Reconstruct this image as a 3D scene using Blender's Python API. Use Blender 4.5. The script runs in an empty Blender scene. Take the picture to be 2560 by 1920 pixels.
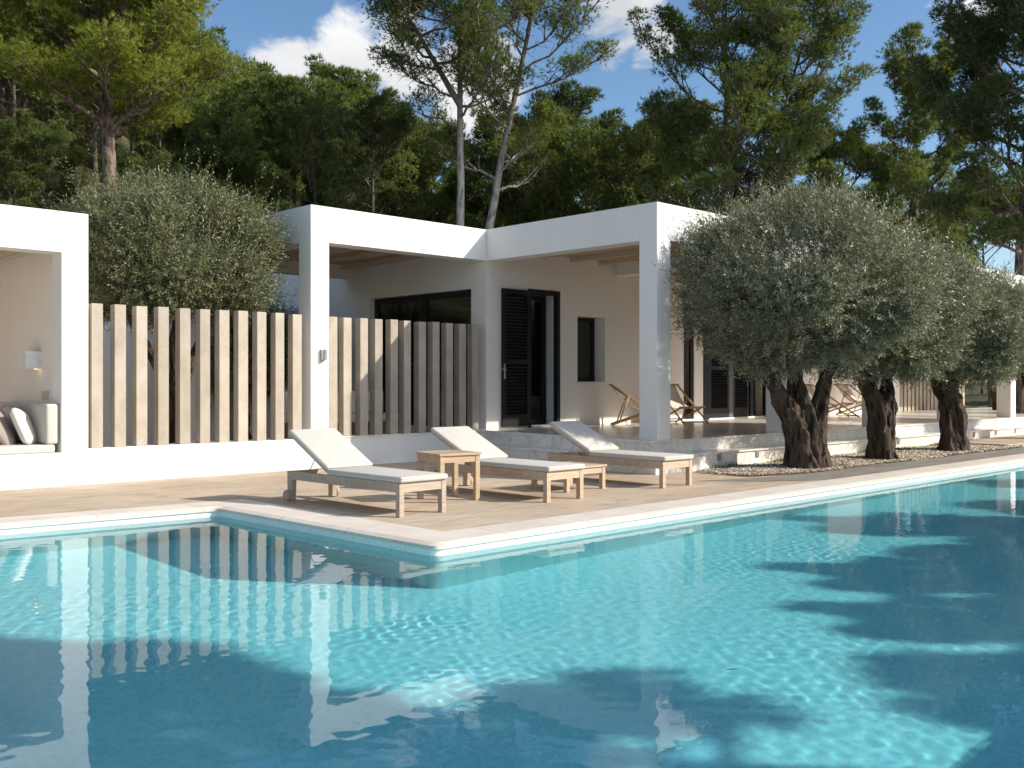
import bpy, bmesh, math, random
import numpy as np
from mathutils import Vector, Matrix

# ------------------------------------------------------------------ camera, sky, sun, exposure
scene = bpy.context.scene
COL = scene.collection
R = math.radians
SUN_EL, SUN_ROT = R(31.1), R(142.9)          # toward (1, -1.32, 1)

cam = bpy.data.cameras.new("camera")
cam.lens = 35.0; cam.sensor_width = 36.0; cam.shift_y = -3/2560
cam.clip_start = 0.05; cam.clip_end = 4000
camo = bpy.data.objects.new("camera", cam); COL.objects.link(camo)
camo.location = (0, 0, 1.35)
camo.rotation_euler = (R(90), 0, R(46.16 - 90))
scene.camera = camo

def world_sky():
    w = bpy.data.worlds.new("World"); scene.world = w; w.use_nodes = True
    nt = w.node_tree; nt.nodes.clear(); N = nt.nodes.new; L = nt.links.new
    out = N('ShaderNodeOutputWorld'); bg = N('ShaderNodeBackground')
    sky = N('ShaderNodeTexSky'); sky.sky_type = 'NISHITA'; sky.sun_disc = False
    sky.sun_elevation = SUN_EL; sky.sun_rotation = SUN_ROT
    sky.altitude = 100; sky.air_density = 1.0; sky.dust_density = 0.35; sky.ozone_density = 2.0
    tc = N('ShaderNodeTexCoord')
    # clouds: noise on a plane far overhead (direction divided by its height)
    sep = N('ShaderNodeSeparateXYZ'); L(tc.outputs['Generated'], sep.inputs[0])
    zc = N('ShaderNodeMath'); zc.operation = 'MAXIMUM'; zc.inputs[1].default_value = 0.0
    L(sep.outputs['Z'], zc.inputs[0])
    za = N('ShaderNodeMath'); za.operation = 'ADD'; za.inputs[1].default_value = 0.22; L(zc.outputs[0], za.inputs[0])
    dv = N('ShaderNodeVectorMath'); dv.operation = 'DIVIDE'
    cb = N('ShaderNodeCombineXYZ')
    for i in range(3): L(za.outputs[0], cb.inputs[i])
    L(tc.outputs['Generated'], dv.inputs[0]); L(cb.outputs[0], dv.inputs[1])
    nz = N('ShaderNodeTexNoise'); nz.inputs['Scale'].default_value = 7.5; nz.inputs['Detail'].default_value = 9
    nz.inputs['Roughness'].default_value = 0.62; nz.inputs['Distortion'].default_value = 0.25
    mp = N('ShaderNodeMapping'); mp.inputs['Scale'].default_value = (1, 1, 1.7); mp.inputs['Location'].default_value = (.35, .1, .2)
    L(tc.outputs['Generated'], mp.inputs['Vector']); L(mp.outputs[0], nz.inputs['Vector'])
    # a few cloud banks: each a soft lobe round a compass direction
    def lobe(px, py, size, amp, d=None):
        if d is None:
            yaw = R(46.16); a = (px-1280)/2489; b = (957-py)/2489
            d = (math.cos(yaw)+math.sin(yaw)*a, math.sin(yaw)-math.cos(yaw)*a, b)
        d = Vector(d).normalized()
        dot = N('ShaderNodeVectorMath'); dot.operation = 'DISTANCE'; dot.inputs[1].default_value = d
        nr = N('ShaderNodeVectorMath'); nr.operation = 'NORMALIZE'; L(tc.outputs['Generated'], nr.inputs[0])
        L(nr.outputs[0], dot.inputs[0])
        mr = N('ShaderNodeMapRange'); mr.interpolation_type = 'SMOOTHSTEP'
        mr.inputs['From Min'].default_value = size; mr.inputs['From Max'].default_value = 0
        mr.inputs['To Min'].default_value = 0; mr.inputs['To Max'].default_value = amp
        L(dot.outputs['Value'], mr.inputs['Value']); return mr.outputs[0]
    banks = [(720,150,.085,.50),(860,130,.10,.54),(1000,150,.10,.52),(1180,200,.11,.5),(1540,-40,.13,.60),(1640,90,.075,.46),(830,0,.04,.26),
             (2500,-40,.14,.26),(525,95,.03,.16),
             (0,0,1.25,.46,(.2,-.95,.5)), (0,0,.75,.40,(.2,-.1,1)), (0,0,.8,.42,(-.9,.3,.5))]  # last three banks: unseen clouds added for neutral fill light
    acc = None
    for b in banks:
        o = lobe(*b)
        if acc is None: acc = o
        else:
            m = N('ShaderNodeMath'); m.operation = 'MAXIMUM'; L(acc, m.inputs[0]); L(o, m.inputs[1]); acc = m.outputs[0]
    ad = N('ShaderNodeMath'); ad.operation = 'ADD'; L(acc, ad.inputs[0]); L(nz.outputs['Fac'], ad.inputs[1])
    mr = N('ShaderNodeMapRange'); mr.interpolation_type = 'SMOOTHSTEP'
    mr.inputs['From Min'].default_value = 0.78; mr.inputs['From Max'].default_value = 0.95
    mr.inputs['To Max'].default_value = 0.95
    L(ad.outputs[0], mr.inputs['Value'])
    mix = N('ShaderNodeMix'); mix.data_type = 'RGBA'
    cs = N('ShaderNodeTexNoise'); cs.inputs['Scale'].default_value = 5.0; cs.inputs['Detail'].default_value = 5
    L(mp.outputs[0], cs.inputs['Vector'])
    cr = N('ShaderNodeValToRGB'); cr.color_ramp.elements[0].position = .35; cr.color_ramp.elements[1].position = .68
    cr.color_ramp.elements[0].color = (2.8, 2.85, 2.95, 1); cr.color_ramp.elements[1].color = (4.35, 4.3, 4.2, 1)
    L(cs.outputs['Fac'], cr.inputs[0])
    hs = N('ShaderNodeHueSaturation'); hs.inputs['Saturation'].default_value = 1.12; hs.inputs['Value'].default_value = .64
    L(sky.outputs[0], hs.inputs['Color'])
    sdv = (math.sin(SUN_ROT)*math.cos(SUN_EL), math.cos(SUN_ROT)*math.cos(SUN_EL), math.sin(SUN_EL))
    dsun = N('ShaderNodeVectorMath'); dsun.operation = 'DISTANCE'; dsun.inputs[1].default_value = sdv
    L(tc.outputs['Generated'], dsun.inputs[0])
    gl = N('ShaderNodeMapRange'); gl.interpolation_type = 'SMOOTHSTEP'
    gl.inputs['From Min'].default_value = 1.35; gl.inputs['From Max'].default_value = 0.1; gl.inputs['To Min'].default_value = 1.0; gl.inputs['To Max'].default_value = 4.2
    L(dsun.outputs['Value'], gl.inputs['Value'])
    cmul = N('ShaderNodeVectorMath'); cmul.operation = 'SCALE'; L(cr.outputs[0], cmul.inputs[0]); L(gl.outputs[0], cmul.inputs['Scale'])  # clouds brightened towards the sun to strengthen the fill
    L(hs.outputs[0], mix.inputs['A']); L(cmul.outputs[0], mix.inputs['B']); L(mr.outputs[0], mix.inputs['Factor'])
    L(mix.outputs['Result'], bg.inputs['Color']); bg.inputs['Strength'].default_value = 0.15
    L(bg.outputs[0], out.inputs['Surface'])
world_sky()

sd = bpy.data.lights.new("sun", 'SUN'); sd.energy = 3.8; sd.angle = R(0.55); sd.color = (1.0, .93, .82)
so = bpy.data.objects.new("sun", sd); COL.objects.link(so)
so.rotation_euler = Vector((1, -1.32, math.hypot(1, 1.32)*math.tan(SUN_EL))).to_track_quat('Z', 'Y').to_euler()
so.location = (10, -10, 20); sd.cycles.is_caustics_light = True

scene.view_settings.view_transform = 'Standard'; scene.view_settings.look = 'None'
scene.view_settings.gamma = 1; scene.view_settings.exposure = 0.72
scene.cycles.use_denoising = True
try: scene.cycles.denoiser = 'OPENIMAGEDENOISE'
except Exception: pass
scene.cycles.max_bounces = 12; scene.cycles.diffuse_bounces = 5; scene.cycles.glossy_bounces = 5; scene.cycles.transmission_bounces = 8; scene.cycles.transparent_max_bounces = 24
scene.cycles.caustics_reflective = True; scene.cycles.caustics_refractive = True; scene.cycles.blur_glossy = 0.3
scene.cycles.sample_clamp_indirect = 6.0

# ------------------------------------------------------------------ helpers
def tag(o, label=None, cat=None, group=None, kind=None):
    if label: o['label'] = label
    if cat: o['category'] = cat
    if group: o['group'] = group
    if kind: o['kind'] = kind
    return o
def empty(name, loc, label, cat, rz=0.0, group=None, rest=None):
    o = bpy.data.objects.new(name, None); COL.objects.link(o)
    o.location = loc; o.rotation_euler = (0, 0, rz); o.empty_display_size = .2
    return tag(o, label, cat, group)
def link(name, me, mat, parent=None):
    o = bpy.data.objects.new(name, me); COL.objects.link(o)
    for m in (mat if isinstance(mat, (list, tuple)) else [mat]): me.materials.append(m)
    if parent is not None: o.parent = parent
    return o

class MB:
    """collects shapes into one mesh"""
    def __init__(s): s.v = []; s.f = []; s.mi = []; s.sm = []
    def add(s, vs, fs, mi=0, smooth=False):
        b = len(s.v); s.v += [tuple(v) for v in vs]; s.f += [tuple(i+b for i in f) for f in fs]
        s.mi += [mi]*len(fs); s.sm += [smooth]*len(fs); return s
    def box(s, x0, y0, z0, x1, y1, z1, mi=0, M=None):
        vs = [Vector(p) for p in ((x0,y0,z0),(x1,y0,z0),(x1,y1,z0),(x0,y1,z0),(x0,y0,z1),(x1,y0,z1),(x1,y1,z1),(x0,y1,z1))]
        if M is not None: vs = [M @ v for v in vs]
        return s.add(vs, [(3,2,1,0),(4,5,6,7),(0,1,5,4),(1,2,6,5),(2,3,7,6),(3,0,4,7)], mi)
    def bar(s, a, b, w, h, mi=0, up=(0,0,1)):
        a = Vector(a); b = Vector(b); d = (b-a); n = d.normalized(); u = Vector(up)
        side = n.cross(u)
        if side.length < 1e-4: side = n.cross(Vector((1,0,0)))
        side.normalize(); u2 = side.cross(n)
        M = Matrix((side, n, u2)).transposed().to_4x4(); M.translation = a
        return s.box(-w/2, 0, -h/2, w/2, d.length, h/2, mi, M)
    def tube(s, pts, rad, n=8, mi=0, cap=True):
        pts = [Vector(p) for p in pts]
        rad = [rad]*len(pts) if isinstance(rad, (int, float)) else rad
        vs = []; fs = []; prev = None
        for i, p in enumerate(pts):
            t = (pts[min(i+1, len(pts)-1)] - pts[max(i-1, 0)]).normalized()
            if prev is None:
                a = Vector((0,0,1)) if abs(t.z) < .9 else Vector((1,0,0)); u = t.cross(a).normalized()
            else:
                u = (prev - t*prev.dot(t)).normalized()
            prev = u; w = t.cross(u)
            for k in range(n):
                c = 2*math.pi*k/n; vs.append(p + (u*math.cos(c)+w*math.sin(c))*rad[i])
        for i in range(len(pts)-1):
            for k in range(n):
                k2 = (k+1) % n; fs.append((i*n+k, i*n+k2, (i+1)*n+k2, (i+1)*n+k))
        s.add(vs, fs, mi, True)
        if cap:
            b = len(s.v)-len(vs)
            s.f.append(tuple(b+k for k in reversed(range(n)))); s.f.append(tuple(b+(len(pts)-1)*n+k for k in range(n)))
            s.mi += [mi]*2; s.sm += [False]*2
        return s
    def prism(s, poly, axis, a, b, mi=0):
        """poly in the plane across axis ('x': (y,z), 'y': (x,z), 'z': (x,y)), extruded from a to b"""
        def P(p, t): return {'x': (t, p[0], p[1]), 'y': (p[0], t, p[1]), 'z': (p[0], p[1], t)}[axis]
        n = len(poly)
        vs = [P(p, a) for p in poly] + [P(p, b) for p in poly]
        fs = [tuple(range(n)), tuple(range(2*n-1, n-1, -1))] + [(i, n+i, n+(i+1) % n, (i+1) % n) for i in range(n)]
        return s.add(vs, fs, mi)
    def build(s, name, mat, parent=None, bevel=0, off=None, seg=2):
        me = bpy.data.meshes.new(name)
        vs = s.v
        if off is not None:
            ox, oy, oz = off; vs = [(x-ox, y-oy, z-oz) for x, y, z in vs]
        me.from_pydata(vs, [], s.f)
        me.polygons.foreach_set('material_index', s.mi); me.polygons.foreach_set('use_smooth', s.sm)
        bm = bmesh.new(); bm.from_mesh(me); bmesh.ops.recalc_face_normals(bm, faces=bm.faces); bm.to_mesh(me); bm.free()
        me.update()
        o = link(name, me, mat, parent)
        if bevel:
            m = o.modifiers.new('bevel', 'BEVEL'); m.width = bevel; m.segments = seg; m.limit_method = 'ANGLE'; m.angle_limit = R(35)
            m.harden_normals = False
        return o

def np_mesh(name, V, F, mat, parent=None, attr=None, smooth=False, uv=None):
    V = np.ascontiguousarray(V, np.float32); F = np.ascontiguousarray(F, np.int32)
    me = bpy.data.meshes.new(name); k = F.shape[1]
    me.vertices.add(len(V)); me.vertices.foreach_set('co', V.ravel())
    me.loops.add(F.size); me.loops.foreach_set('vertex_index', F.ravel())
    me.polygons.add(len(F)); me.polygons.foreach_set('loop_start', np.arange(0, F.size, k, dtype=np.int32))
    me.polygons.foreach_set('loop_total', np.full(len(F), k, np.int32))
    if smooth: me.polygons.foreach_set('use_smooth', np.ones(len(F), bool))
    if attr is not None:
        a = me.attributes.new('tint', 'FLOAT', 'POINT'); a.data.foreach_set('value', np.ascontiguousarray(attr, np.float32))
    me.update(calc_edges=True)
    return link(name, me, mat, parent)

def vnoise(x, y, seed=0):
    """smooth value noise, numpy"""
    xi = np.floor(x).astype(int); yi = np.floor(y).astype(int); fx = x-xi; fy = y-yi
    def hsh(a, b):
        n = (a*374761393 + b*668265263 + seed*1442695041) & 0x7fffffff
        n = (n ^ (n >> 13))*1274126177 & 0x7fffffff
        return ((n ^ (n >> 16)) & 0xffff)/65535.0
    u = fx*fx*(3-2*fx); v = fy*fy*(3-2*fy)
    return (hsh(xi, yi)*(1-u)+hsh(xi+1, yi)*u)*(1-v) + (hsh(xi, yi+1)*(1-u)+hsh(xi+1, yi+1)*u)*v
def sstep(a, b, x):
    t = np.clip((x-a)/(b-a), 0, 1); return t*t*(3-2*t)
def copy_tree(o, parent=None):
    c = o.copy(); COL.objects.link(c)
    if parent is not None: c.parent = parent
    for ch in list(o.children): copy_tree(ch, c)
    return c

# ------------------------------------------------------------------ material helpers
class NT:
    def __init__(s, name):
        s.m = bpy.data.materials.new(name); s.m.use_nodes = True; s.t = s.m.node_tree; s.t.nodes.clear()
        s.out = s.n('ShaderNodeOutputMaterial')
    def n(s, kind, **kw):
        x = s.t.nodes.new(kind)
        for k, v in kw.items(): setattr(x, k, v)
        return x
    def l(s, a, b): s.t.links.new(a, b)
    def pos(s):
        return s.n('ShaderNodeNewGeometry').outputs['Position']
    def obj(s): return s.n('ShaderNodeTexCoord').outputs['Object']
    def map(s, vec, scale=(1,1,1), rot=(0,0,0)):
        m = s.n('ShaderNodeMapping'); m.inputs['Scale'].default_value = scale; m.inputs['Rotation'].default_value = rot
        s.l(vec, m.inputs['Vector']); return m.outputs[0]
    def noise(s, vec, scale, detail=4, rough=.5, dist=0):
        x = s.n('ShaderNodeTexNoise'); x.inputs['Scale'].default_value = scale; x.inputs['Detail'].default_value = detail
        x.inputs['Roughness'].default_value = rough; x.inputs['Distortion'].default_value = dist
        s.l(vec, x.inputs['Vector']); return x.outputs['Fac']
    def ramp(s, fac, stops):
        r = s.n('ShaderNodeValToRGB'); e = r.color_ramp.elements
        while len(e) < len(stops): e.new(.5)
        for i, (p, c) in enumerate(stops):
            e[i].position = p; e[i].color = (*c, 1) if not isinstance(c, (int, float)) else (c, c, c, 1)
        s.l(fac, r.inputs[0]); return r.outputs['Color']
    def math(s, op, a, b=None, c=None):
        m = s.n('ShaderNodeMath', operation=op)
        for i, x in enumerate((a, b, c)):
            if x is None: continue
            if isinstance(x, (int, float)): m.inputs[i].default_value = x
            else: s.l(x, m.inputs[i])
        return m.outputs[0]
    def mixc(s, fac, a, b, mode='MIX'):
        m = s.n('ShaderNodeMix', data_type='RGBA', blend_type=mode)
        for k, x in (('Factor', fac), ('A', a), ('B', b)):
            i = m.inputs[k] if k != 'Factor' else m.inputs['Factor']
            if isinstance(x, (int, float)): i.default_value = x
            elif isinstance(x, tuple): i.default_value = (*x, 1)
            else: s.l(x, i)
        return m.outputs['Result']
    def bump(s, h, strength=.3, dist=.01, normal=None):
        b = s.n('ShaderNodeBump'); b.inputs['Strength'].default_value = strength; b.inputs['Distance'].default_value = dist
        s.l(h, b.inputs['Height'])
        if normal is not None: s.l(normal, b.inputs['Normal'])
        return b.outputs[0]
    def pbsdf(s, color, rough=.7, normal=None, metal=0, spec=.5, **kw):
        p = s.n('ShaderNodeBsdfPrincipled')
        for k, x in (('Base Color', color), ('Roughness', rough), ('Metallic', metal), ('Specular IOR Level', spec)):
            if isinstance(x, (int, float)): p.inputs[k].default_value = x
            elif isinstance(x, tuple): p.inputs[k].default_value = (*x, 1)
            else: s.l(x, p.inputs[k])
        if normal is not None: s.l(normal, p.inputs['Normal'])
        return p
    def done(s, sh):
        s.l(sh.outputs[0] if hasattr(sh, 'outputs') else sh, s.out.inputs['Surface']); return s.m

def m_plaster(name, base=(.80,.785,.755), dirt=.06):
    t = NT(name); p = t.pos()
    big = t.noise(t.map(p, (1,1,.35)), 1.3, 5, .6)
    col = t.ramp(big, [(.3, tuple(c*(1-dirt) for c in base)), (.62, base)])
    st = t.noise(t.map(p, (6,6,.35)), 2.0, 4, .6)
    col = t.mixc(t.math('MULTIPLY', t.ramp(st, [(.58, 0.), (.8, 1.)]), .10), col, (.52,.49,.44))
    h = t.math('ADD', t.noise(p, 9, 4, .6), t.math('MULTIPLY', t.noise(p, 70, 3), .25))
    return t.done(t.pbsdf(col, .85, t.bump(h, .22, .012), spec=.25))
def m_simple(name, c, rough=.6, metal=0, bump=0, bs=40, var=.12, spec=.5):
    t = NT(name); p = t.obj(); n = t.noise(p, 7, 5, .6)
    col = t.ramp(n, [(.3, tuple(x*(1-var) for x in c)), (.7, tuple(min(1, x*(1+var)) for x in c))])
    nr = t.bump(t.noise(p, bs, 4), bump, .004) if bump else None
    return t.done(t.pbsdf(col, rough, nr, metal, spec))
def m_concrete(name):
    t = NT(name); p = t.pos(); oi = t.n('ShaderNodeObjectInfo').outputs['Random']
    a = t.noise(t.map(p, (1.6,1.6,.9)), 2.2, 7, .68)
    col = t.ramp(a, [(.25, (.335,.28,.22)), (.5, (.425,.37,.30)), (.75, (.50,.445,.375))])
    f = t.noise(p, 60, 4, .7); col = t.mixc(t.math('MULTIPLY', t.ramp(f, [(.5, 0.), (.75, 1.)]), .35), col, (.27,.21,.15))
    hv = t.n('ShaderNodeHueSaturation'); t.l(col, hv.inputs['Color'])
    t.l(t.math('MULTIPLY_ADD', oi, .22, .88), hv.inputs['Value'])
    vo = t.n('ShaderNodeTexVoronoi'); vo.inputs['Scale'].default_value = 38; t.l(p, vo.inputs['Vector'])
    pits = t.ramp(vo.outputs['Distance'], [(.06, 1.), (.14, 0.)])
    pm = t.math('MULTIPLY', pits, t.ramp(t.noise(p, 6, 3), [(.5, 0.), (.62, 1.)]))
    col = t.mixc(t.math('MULTIPLY', pm, .6), hv.outputs[0], (.16,.12,.085))
    h = t.math('SUBTRACT', t.noise(p, 40, 5, .6), t.math('MULTIPLY', pm, .8))
    return t.done(t.pbsdf(col, .85, t.bump(h, .35, .008), spec=.25))
def m_wood(name, c1, c2, rough=.6, scale=1.0, axis='x'):
    t = NT(name); p = t.obj()
    sc = {'x': (1.2, 22, 22), 'y': (22, 1.2, 22), 'z': (22, 22, 1.2)}[axis]
    w = t.noise(t.map(p, tuple(s*scale for s in sc)), 1.6, 6, .6, 1.2)
    b = t.noise(t.map(p, tuple(s*.25 for s in sc)), 1.0, 3)
    col = t.ramp(w, [(.3, c1), (.68, c2)])
    col = t.mixc(t.math('MULTIPLY', t.ramp(b, [(.4, 0.), (.7, 1.)]), .35), col, tuple(x*.72 for x in c1))
    return t.done(t.pbsdf(col, rough, t.bump(w, .25, .004), spec=.35))
def m_deck():
    t = NT('deck_concrete'); p = t.pos()
    a = t.noise(p, .55, 6, .65); b = t.noise(t.map(p, (.7,2.2,1), (0,0,.3)), 2.2, 7, .7, .8)
    col = t.ramp(a, [(.3, (.37,.285,.20)), (.5, (.475,.375,.275)), (.72, (.545,.455,.345))])
    col = t.mixc(t.math('MULTIPLY', t.ramp(b, [(.46, 0.), (.66, 1.)]), .55), col, (.26,.20,.145))
    ed = t.noise(t.map(p, (.8,1.6,1)), 7, 5, .7, 1.5)
    col = t.mixc(t.math('MULTIPLY', t.ramp(ed, [(.62, 0.), (.7, 1.)]), .35), col, (.2,.16,.12))
    h = t.math('ADD', t.noise(p, 14, 6, .65), t.math('MULTIPLY', b, .8))
    return t.done(t.pbsdf(col, .8, t.bump(h, .3, .012), spec=.3))
def m_path():
    t = NT('grey_path'); p = t.pos(); a = t.noise(t.map(p, (.6,1.8,1)), 1.6, 7, .7)
    col = t.ramp(a, [(.3, (.15,.135,.115)), (.7, (.27,.245,.21))])
    return t.done(t.pbsdf(col, .8, t.bump(t.noise(p, 30, 5), .3, .01)))
def m_coping():
    t = NT('coping_stone'); p = t.pos(); a = t.noise(p, 2.0, 6, .65)
    col = t.ramp(a, [(.3, (.57,.50,.42)), (.6, (.67,.605,.53))])
    b = t.noise(t.map(p, (1,1,1)), 9, 6, .7)
    col = t.mixc(t.math('MULTIPLY', t.ramp(b, [(.55, 0.), (.75, 1.)]), .2), col, (.55,.45,.36))
    sx = t.n('ShaderNodeSeparateXYZ'); t.l(p, sx.inputs[0])
    def band(o, a, b_): return t.math('MULTIPLY', t.math('GREATER_THAN', o, a), t.math('LESS_THAN', o, b_))
    run = t.math('MULTIPLY', band(sx.outputs['X'], 5.2, 5.81), band(sx.outputs['Y'], 6.96, 10.1))
    jx = t.math('LESS_THAN', t.math('PINGPONG', t.math('ADD', sx.outputs['X'], .45), .55), .006)
    jy = t.math('LESS_THAN', t.math('PINGPONG', sx.outputs['Y'], .55), .006)
    j = t.math('ADD', t.math('MULTIPLY', jy, run), t.math('MULTIPLY', jx, t.math('SUBTRACT', 1., run)))
    col = t.mixc(t.math('MULTIPLY', j, .6), col, (.30,.25,.2))
    return t.done(t.pbsdf(col, .62, t.bump(t.noise(p, 45, 4), .15, .004), spec=.35))
def m_marble():
    t = NT('marble'); p = t.pos()
    wob = t.noise(p, 1.4, 6, .62, 1.6)
    v = t.math('ABSOLUTE', t.math('SUBTRACT', wob, .5))
    col = t.ramp(v, [(0.0, (.62,.55,.485)), (.025, (.75,.695,.63)), (.14, (.82,.775,.71))])
    br = t.n('ShaderNodeTexBrick'); br.offset = .5
    for k, x in (('Scale', 1.0), ('Mortar Size', .004), ('Brick Width', .9), ('Row Height', .45), ('Mortar Smooth', .2)): br.inputs[k].default_value = x
    t.l(p, br.inputs['Vector'])
    col = t.mixc(t.math('MULTIPLY', br.outputs['Fac'], .5), col, (.35,.30,.26))
    sx = t.n('ShaderNodeSeparateXYZ'); t.l(p, sx.inputs[0])
    jx = t.math('LESS_THAN', t.math('PINGPONG', t.math('ADD', sx.outputs['X'], .2), .48), .004)
    col = t.mixc(t.math('MULTIPLY', jx, .35), col, (.40,.35,.30))
    return t.done(t.pbsdf(col, .2, t.bump(t.noise(p, 5, 3), .04, .004), spec=.5))
def m_tile():
    t = NT('pool_mosaic'); p = t.pos(); g = t.n('ShaderNodeNewGeometry'); s1 = t.n('ShaderNodeSeparateXYZ'); t.l(p, s1.inputs[0])
    s2 = t.n('ShaderNodeSeparateXYZ'); t.l(g.outputs['Normal'], s2.inputs[0])
    acc = None
    for ax in 'XYZ':
        line = t.math('GREATER_THAN', t.math('FRACT', t.math('DIVIDE', s1.outputs[ax], .028)), .88)
        flat = t.math('LESS_THAN', t.math('ABSOLUTE', s2.outputs[ax]), .7)
        o = t.math('MULTIPLY', line, flat)
        acc = o if acc is None else t.math('MAXIMUM', acc, o)
    sn = t.n('ShaderNodeVectorMath', operation='SNAP'); sn.inputs[1].default_value = (.028,)*3; t.l(p, sn.inputs[0])
    wn = t.n('ShaderNodeTexWhiteNoise'); t.l(sn.outputs[0], wn.inputs['Vector'])
    col = t.ramp(wn.outputs['Value'], [(0., (.68,.74,.715)), (.5, (.76,.80,.78)), (1., (.81,.84,.825))])
    wall = t.math('SUBTRACT', 1.0, t.math('ABSOLUTE', s2.outputs['Z']))
    col = t.mixc(t.math('MULTIPLY', t.math('MULTIPLY', acc, .55), t.math('MULTIPLY_ADD', wall, .75, .25)), col, (.50,.60,.58))
    return t.done(t.pbsdf(col, .35, None, spec=.5))
def m_leaf(name, top, under, trans=.3, rough=.45, spec=.5, hue=.5):
    """top / under: (dark, light) colour pairs picked by the mesh's tint attribute"""
    t = NT(name); at = t.n('ShaderNodeAttribute', attribute_name='tint').outputs['Fac']
    ri = t.n('ShaderNodeObjectInfo').outputs['Random']
    fac = t.math('ADD', at, t.math('MULTIPLY', t.math('SUBTRACT', ri, .5), .45))
    a = t.ramp(fac, [(0., top[0]), (1., top[1])]); b = t.ramp(fac, [(0., under[0]), (1., under[1])])
    col = t.mixc(t.n('ShaderNodeNewGeometry').outputs['Backfacing'], a, b)
    p = t.pbsdf(col, rough, spec=spec)
    tr = t.n('ShaderNodeBsdfTranslucent'); t.l(t.mixc(1.0, col, (1.0,1.0,.55), 'MULTIPLY'), tr.inputs['Color'])
    mx = t.n('ShaderNodeMixShader'); mx.inputs[0].default_value = trans
    t.l(p.outputs[0], mx.inputs[1]); t.l(tr.outputs[0], mx.inputs[2]); return t.done(mx)
def m_bark(name, c1, c2, zs=.25, sc=9, lichen=None, fade=None):
    t = NT(name); p = t.obj()
    v = t.n('ShaderNodeTexVoronoi'); v.inputs['Scale'].default_value = sc; t.l(t.map(p, (1,1,zs)), v.inputs['Vector'])
    n = t.noise(t.map(p, (1,1,zs)), sc*1.5, 6, .65, .6)
    k = t.math('MULTIPLY', v.outputs['Distance'], n)
    col = t.ramp(k, [(.04, c1), (.28, c2)])
    if lichen: col = t.mixc(t.math('MULTIPLY', t.ramp(t.noise(p, 3.2, 5, .65), [(.5, 0.), (.62, 1.)]), .8), col, lichen)
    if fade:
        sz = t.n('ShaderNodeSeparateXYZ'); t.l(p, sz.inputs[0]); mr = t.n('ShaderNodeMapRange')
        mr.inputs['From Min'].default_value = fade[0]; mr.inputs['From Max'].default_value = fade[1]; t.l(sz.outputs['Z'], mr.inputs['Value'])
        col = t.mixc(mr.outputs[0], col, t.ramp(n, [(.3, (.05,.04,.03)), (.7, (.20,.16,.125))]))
    return t.done(t.pbsdf(col, .9, t.bump(t.math('ADD', v.outputs['Distance'], n), .9, .03), spec=.2))
def m_glass(name, tint=(.75,.8,.78), spec_ior=1.5):
    t = NT(name); tr = t.n('ShaderNodeBsdfTransparent'); tr.inputs[0].default_value = (*tint, 1)
    gl = t.n('ShaderNodeBsdfGlossy'); gl.inputs['Roughness'].default_value = .01
    fr = t.n('ShaderNodeFresnel'); fr.inputs[0].default_value = spec_ior
    mx = t.n('ShaderNodeMixShader'); t.l(t.math('MULTIPLY', fr.outputs[0], 2.0), mx.inputs[0]); t.l(tr.outputs[0], mx.inputs[1]); t.l(gl.outputs[0], mx.inputs[2])
    return t.done(mx)
def m_fabric(name, c, sc=350):
    t = NT(name); p = t.obj(); n = t.noise(p, 5, 5, .6)
    col = t.ramp(n, [(.3, tuple(x*.93 for x in c)), (.7, c)])
    h = t.math('ADD', t.noise(p, sc, 2), t.math('MULTIPLY', t.noise(p, 6, 4), 2.0))
    return t.done(t.pbsdf(col, .95, t.bump(h, .18, .01), spec=.15))
def m_terracotta():
    t = NT('terracotta_tiles'); p = t.pos()
    br = t.n('ShaderNodeTexBrick'); br.offset = 0.
    for k, x in (('Scale', 1.0), ('Mortar Size', .012), ('Brick Width', .42), ('Row Height', .26)): br.inputs[k].default_value = x
    br.inputs['Color1'].default_value = (.62,.34,.18,1); br.inputs['Color2'].default_value = (.70,.43,.25,1); br.inputs['Mortar'].default_value = (.36,.20,.12,1)
    t.l(p, br.inputs['Vector'])
    col = t.mixc(t.math('MULTIPLY', t.noise(p, 6, 5), .4), br.outputs['Color'], (.50,.27,.15))
    return t.done(t.pbsdf(col, .85, t.bump(t.noise(p, 20, 4), .3, .006)))
def m_gravel():
    t = NT('gravel_stones'); at = t.n('ShaderNodeAttribute', attribute_name='tint').outputs['Fac']
    col = t.ramp(at, [(0., (.20,.14,.095)), (.35, (.42,.33,.245)), (.7, (.60,.51,.41)), (1., (.74,.68,.60))])
    return t.done(t.pbsdf(col, .85, spec=.25))
def m_soil(name='hill_soil'):
    t = NT(name); p = t.pos(); a = t.noise(p, .35, 8, .7); b = t.noise(p, 2.5, 6, .7)
    col = t.ramp(a, [(.35, (.045,.05,.022)), (.52, (.10,.095,.05)), (.66, (.26,.20,.14))])
    col = t.mixc(t.ramp(b, [(.42, .75), (.6, 0.)]), col, (.05,.052,.025))
    return t.done(t.pbsdf(col, .95, t.bump(t.math('ADD', b, t.noise(p, 9, 5)), .8, .12), spec=.1))

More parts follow.
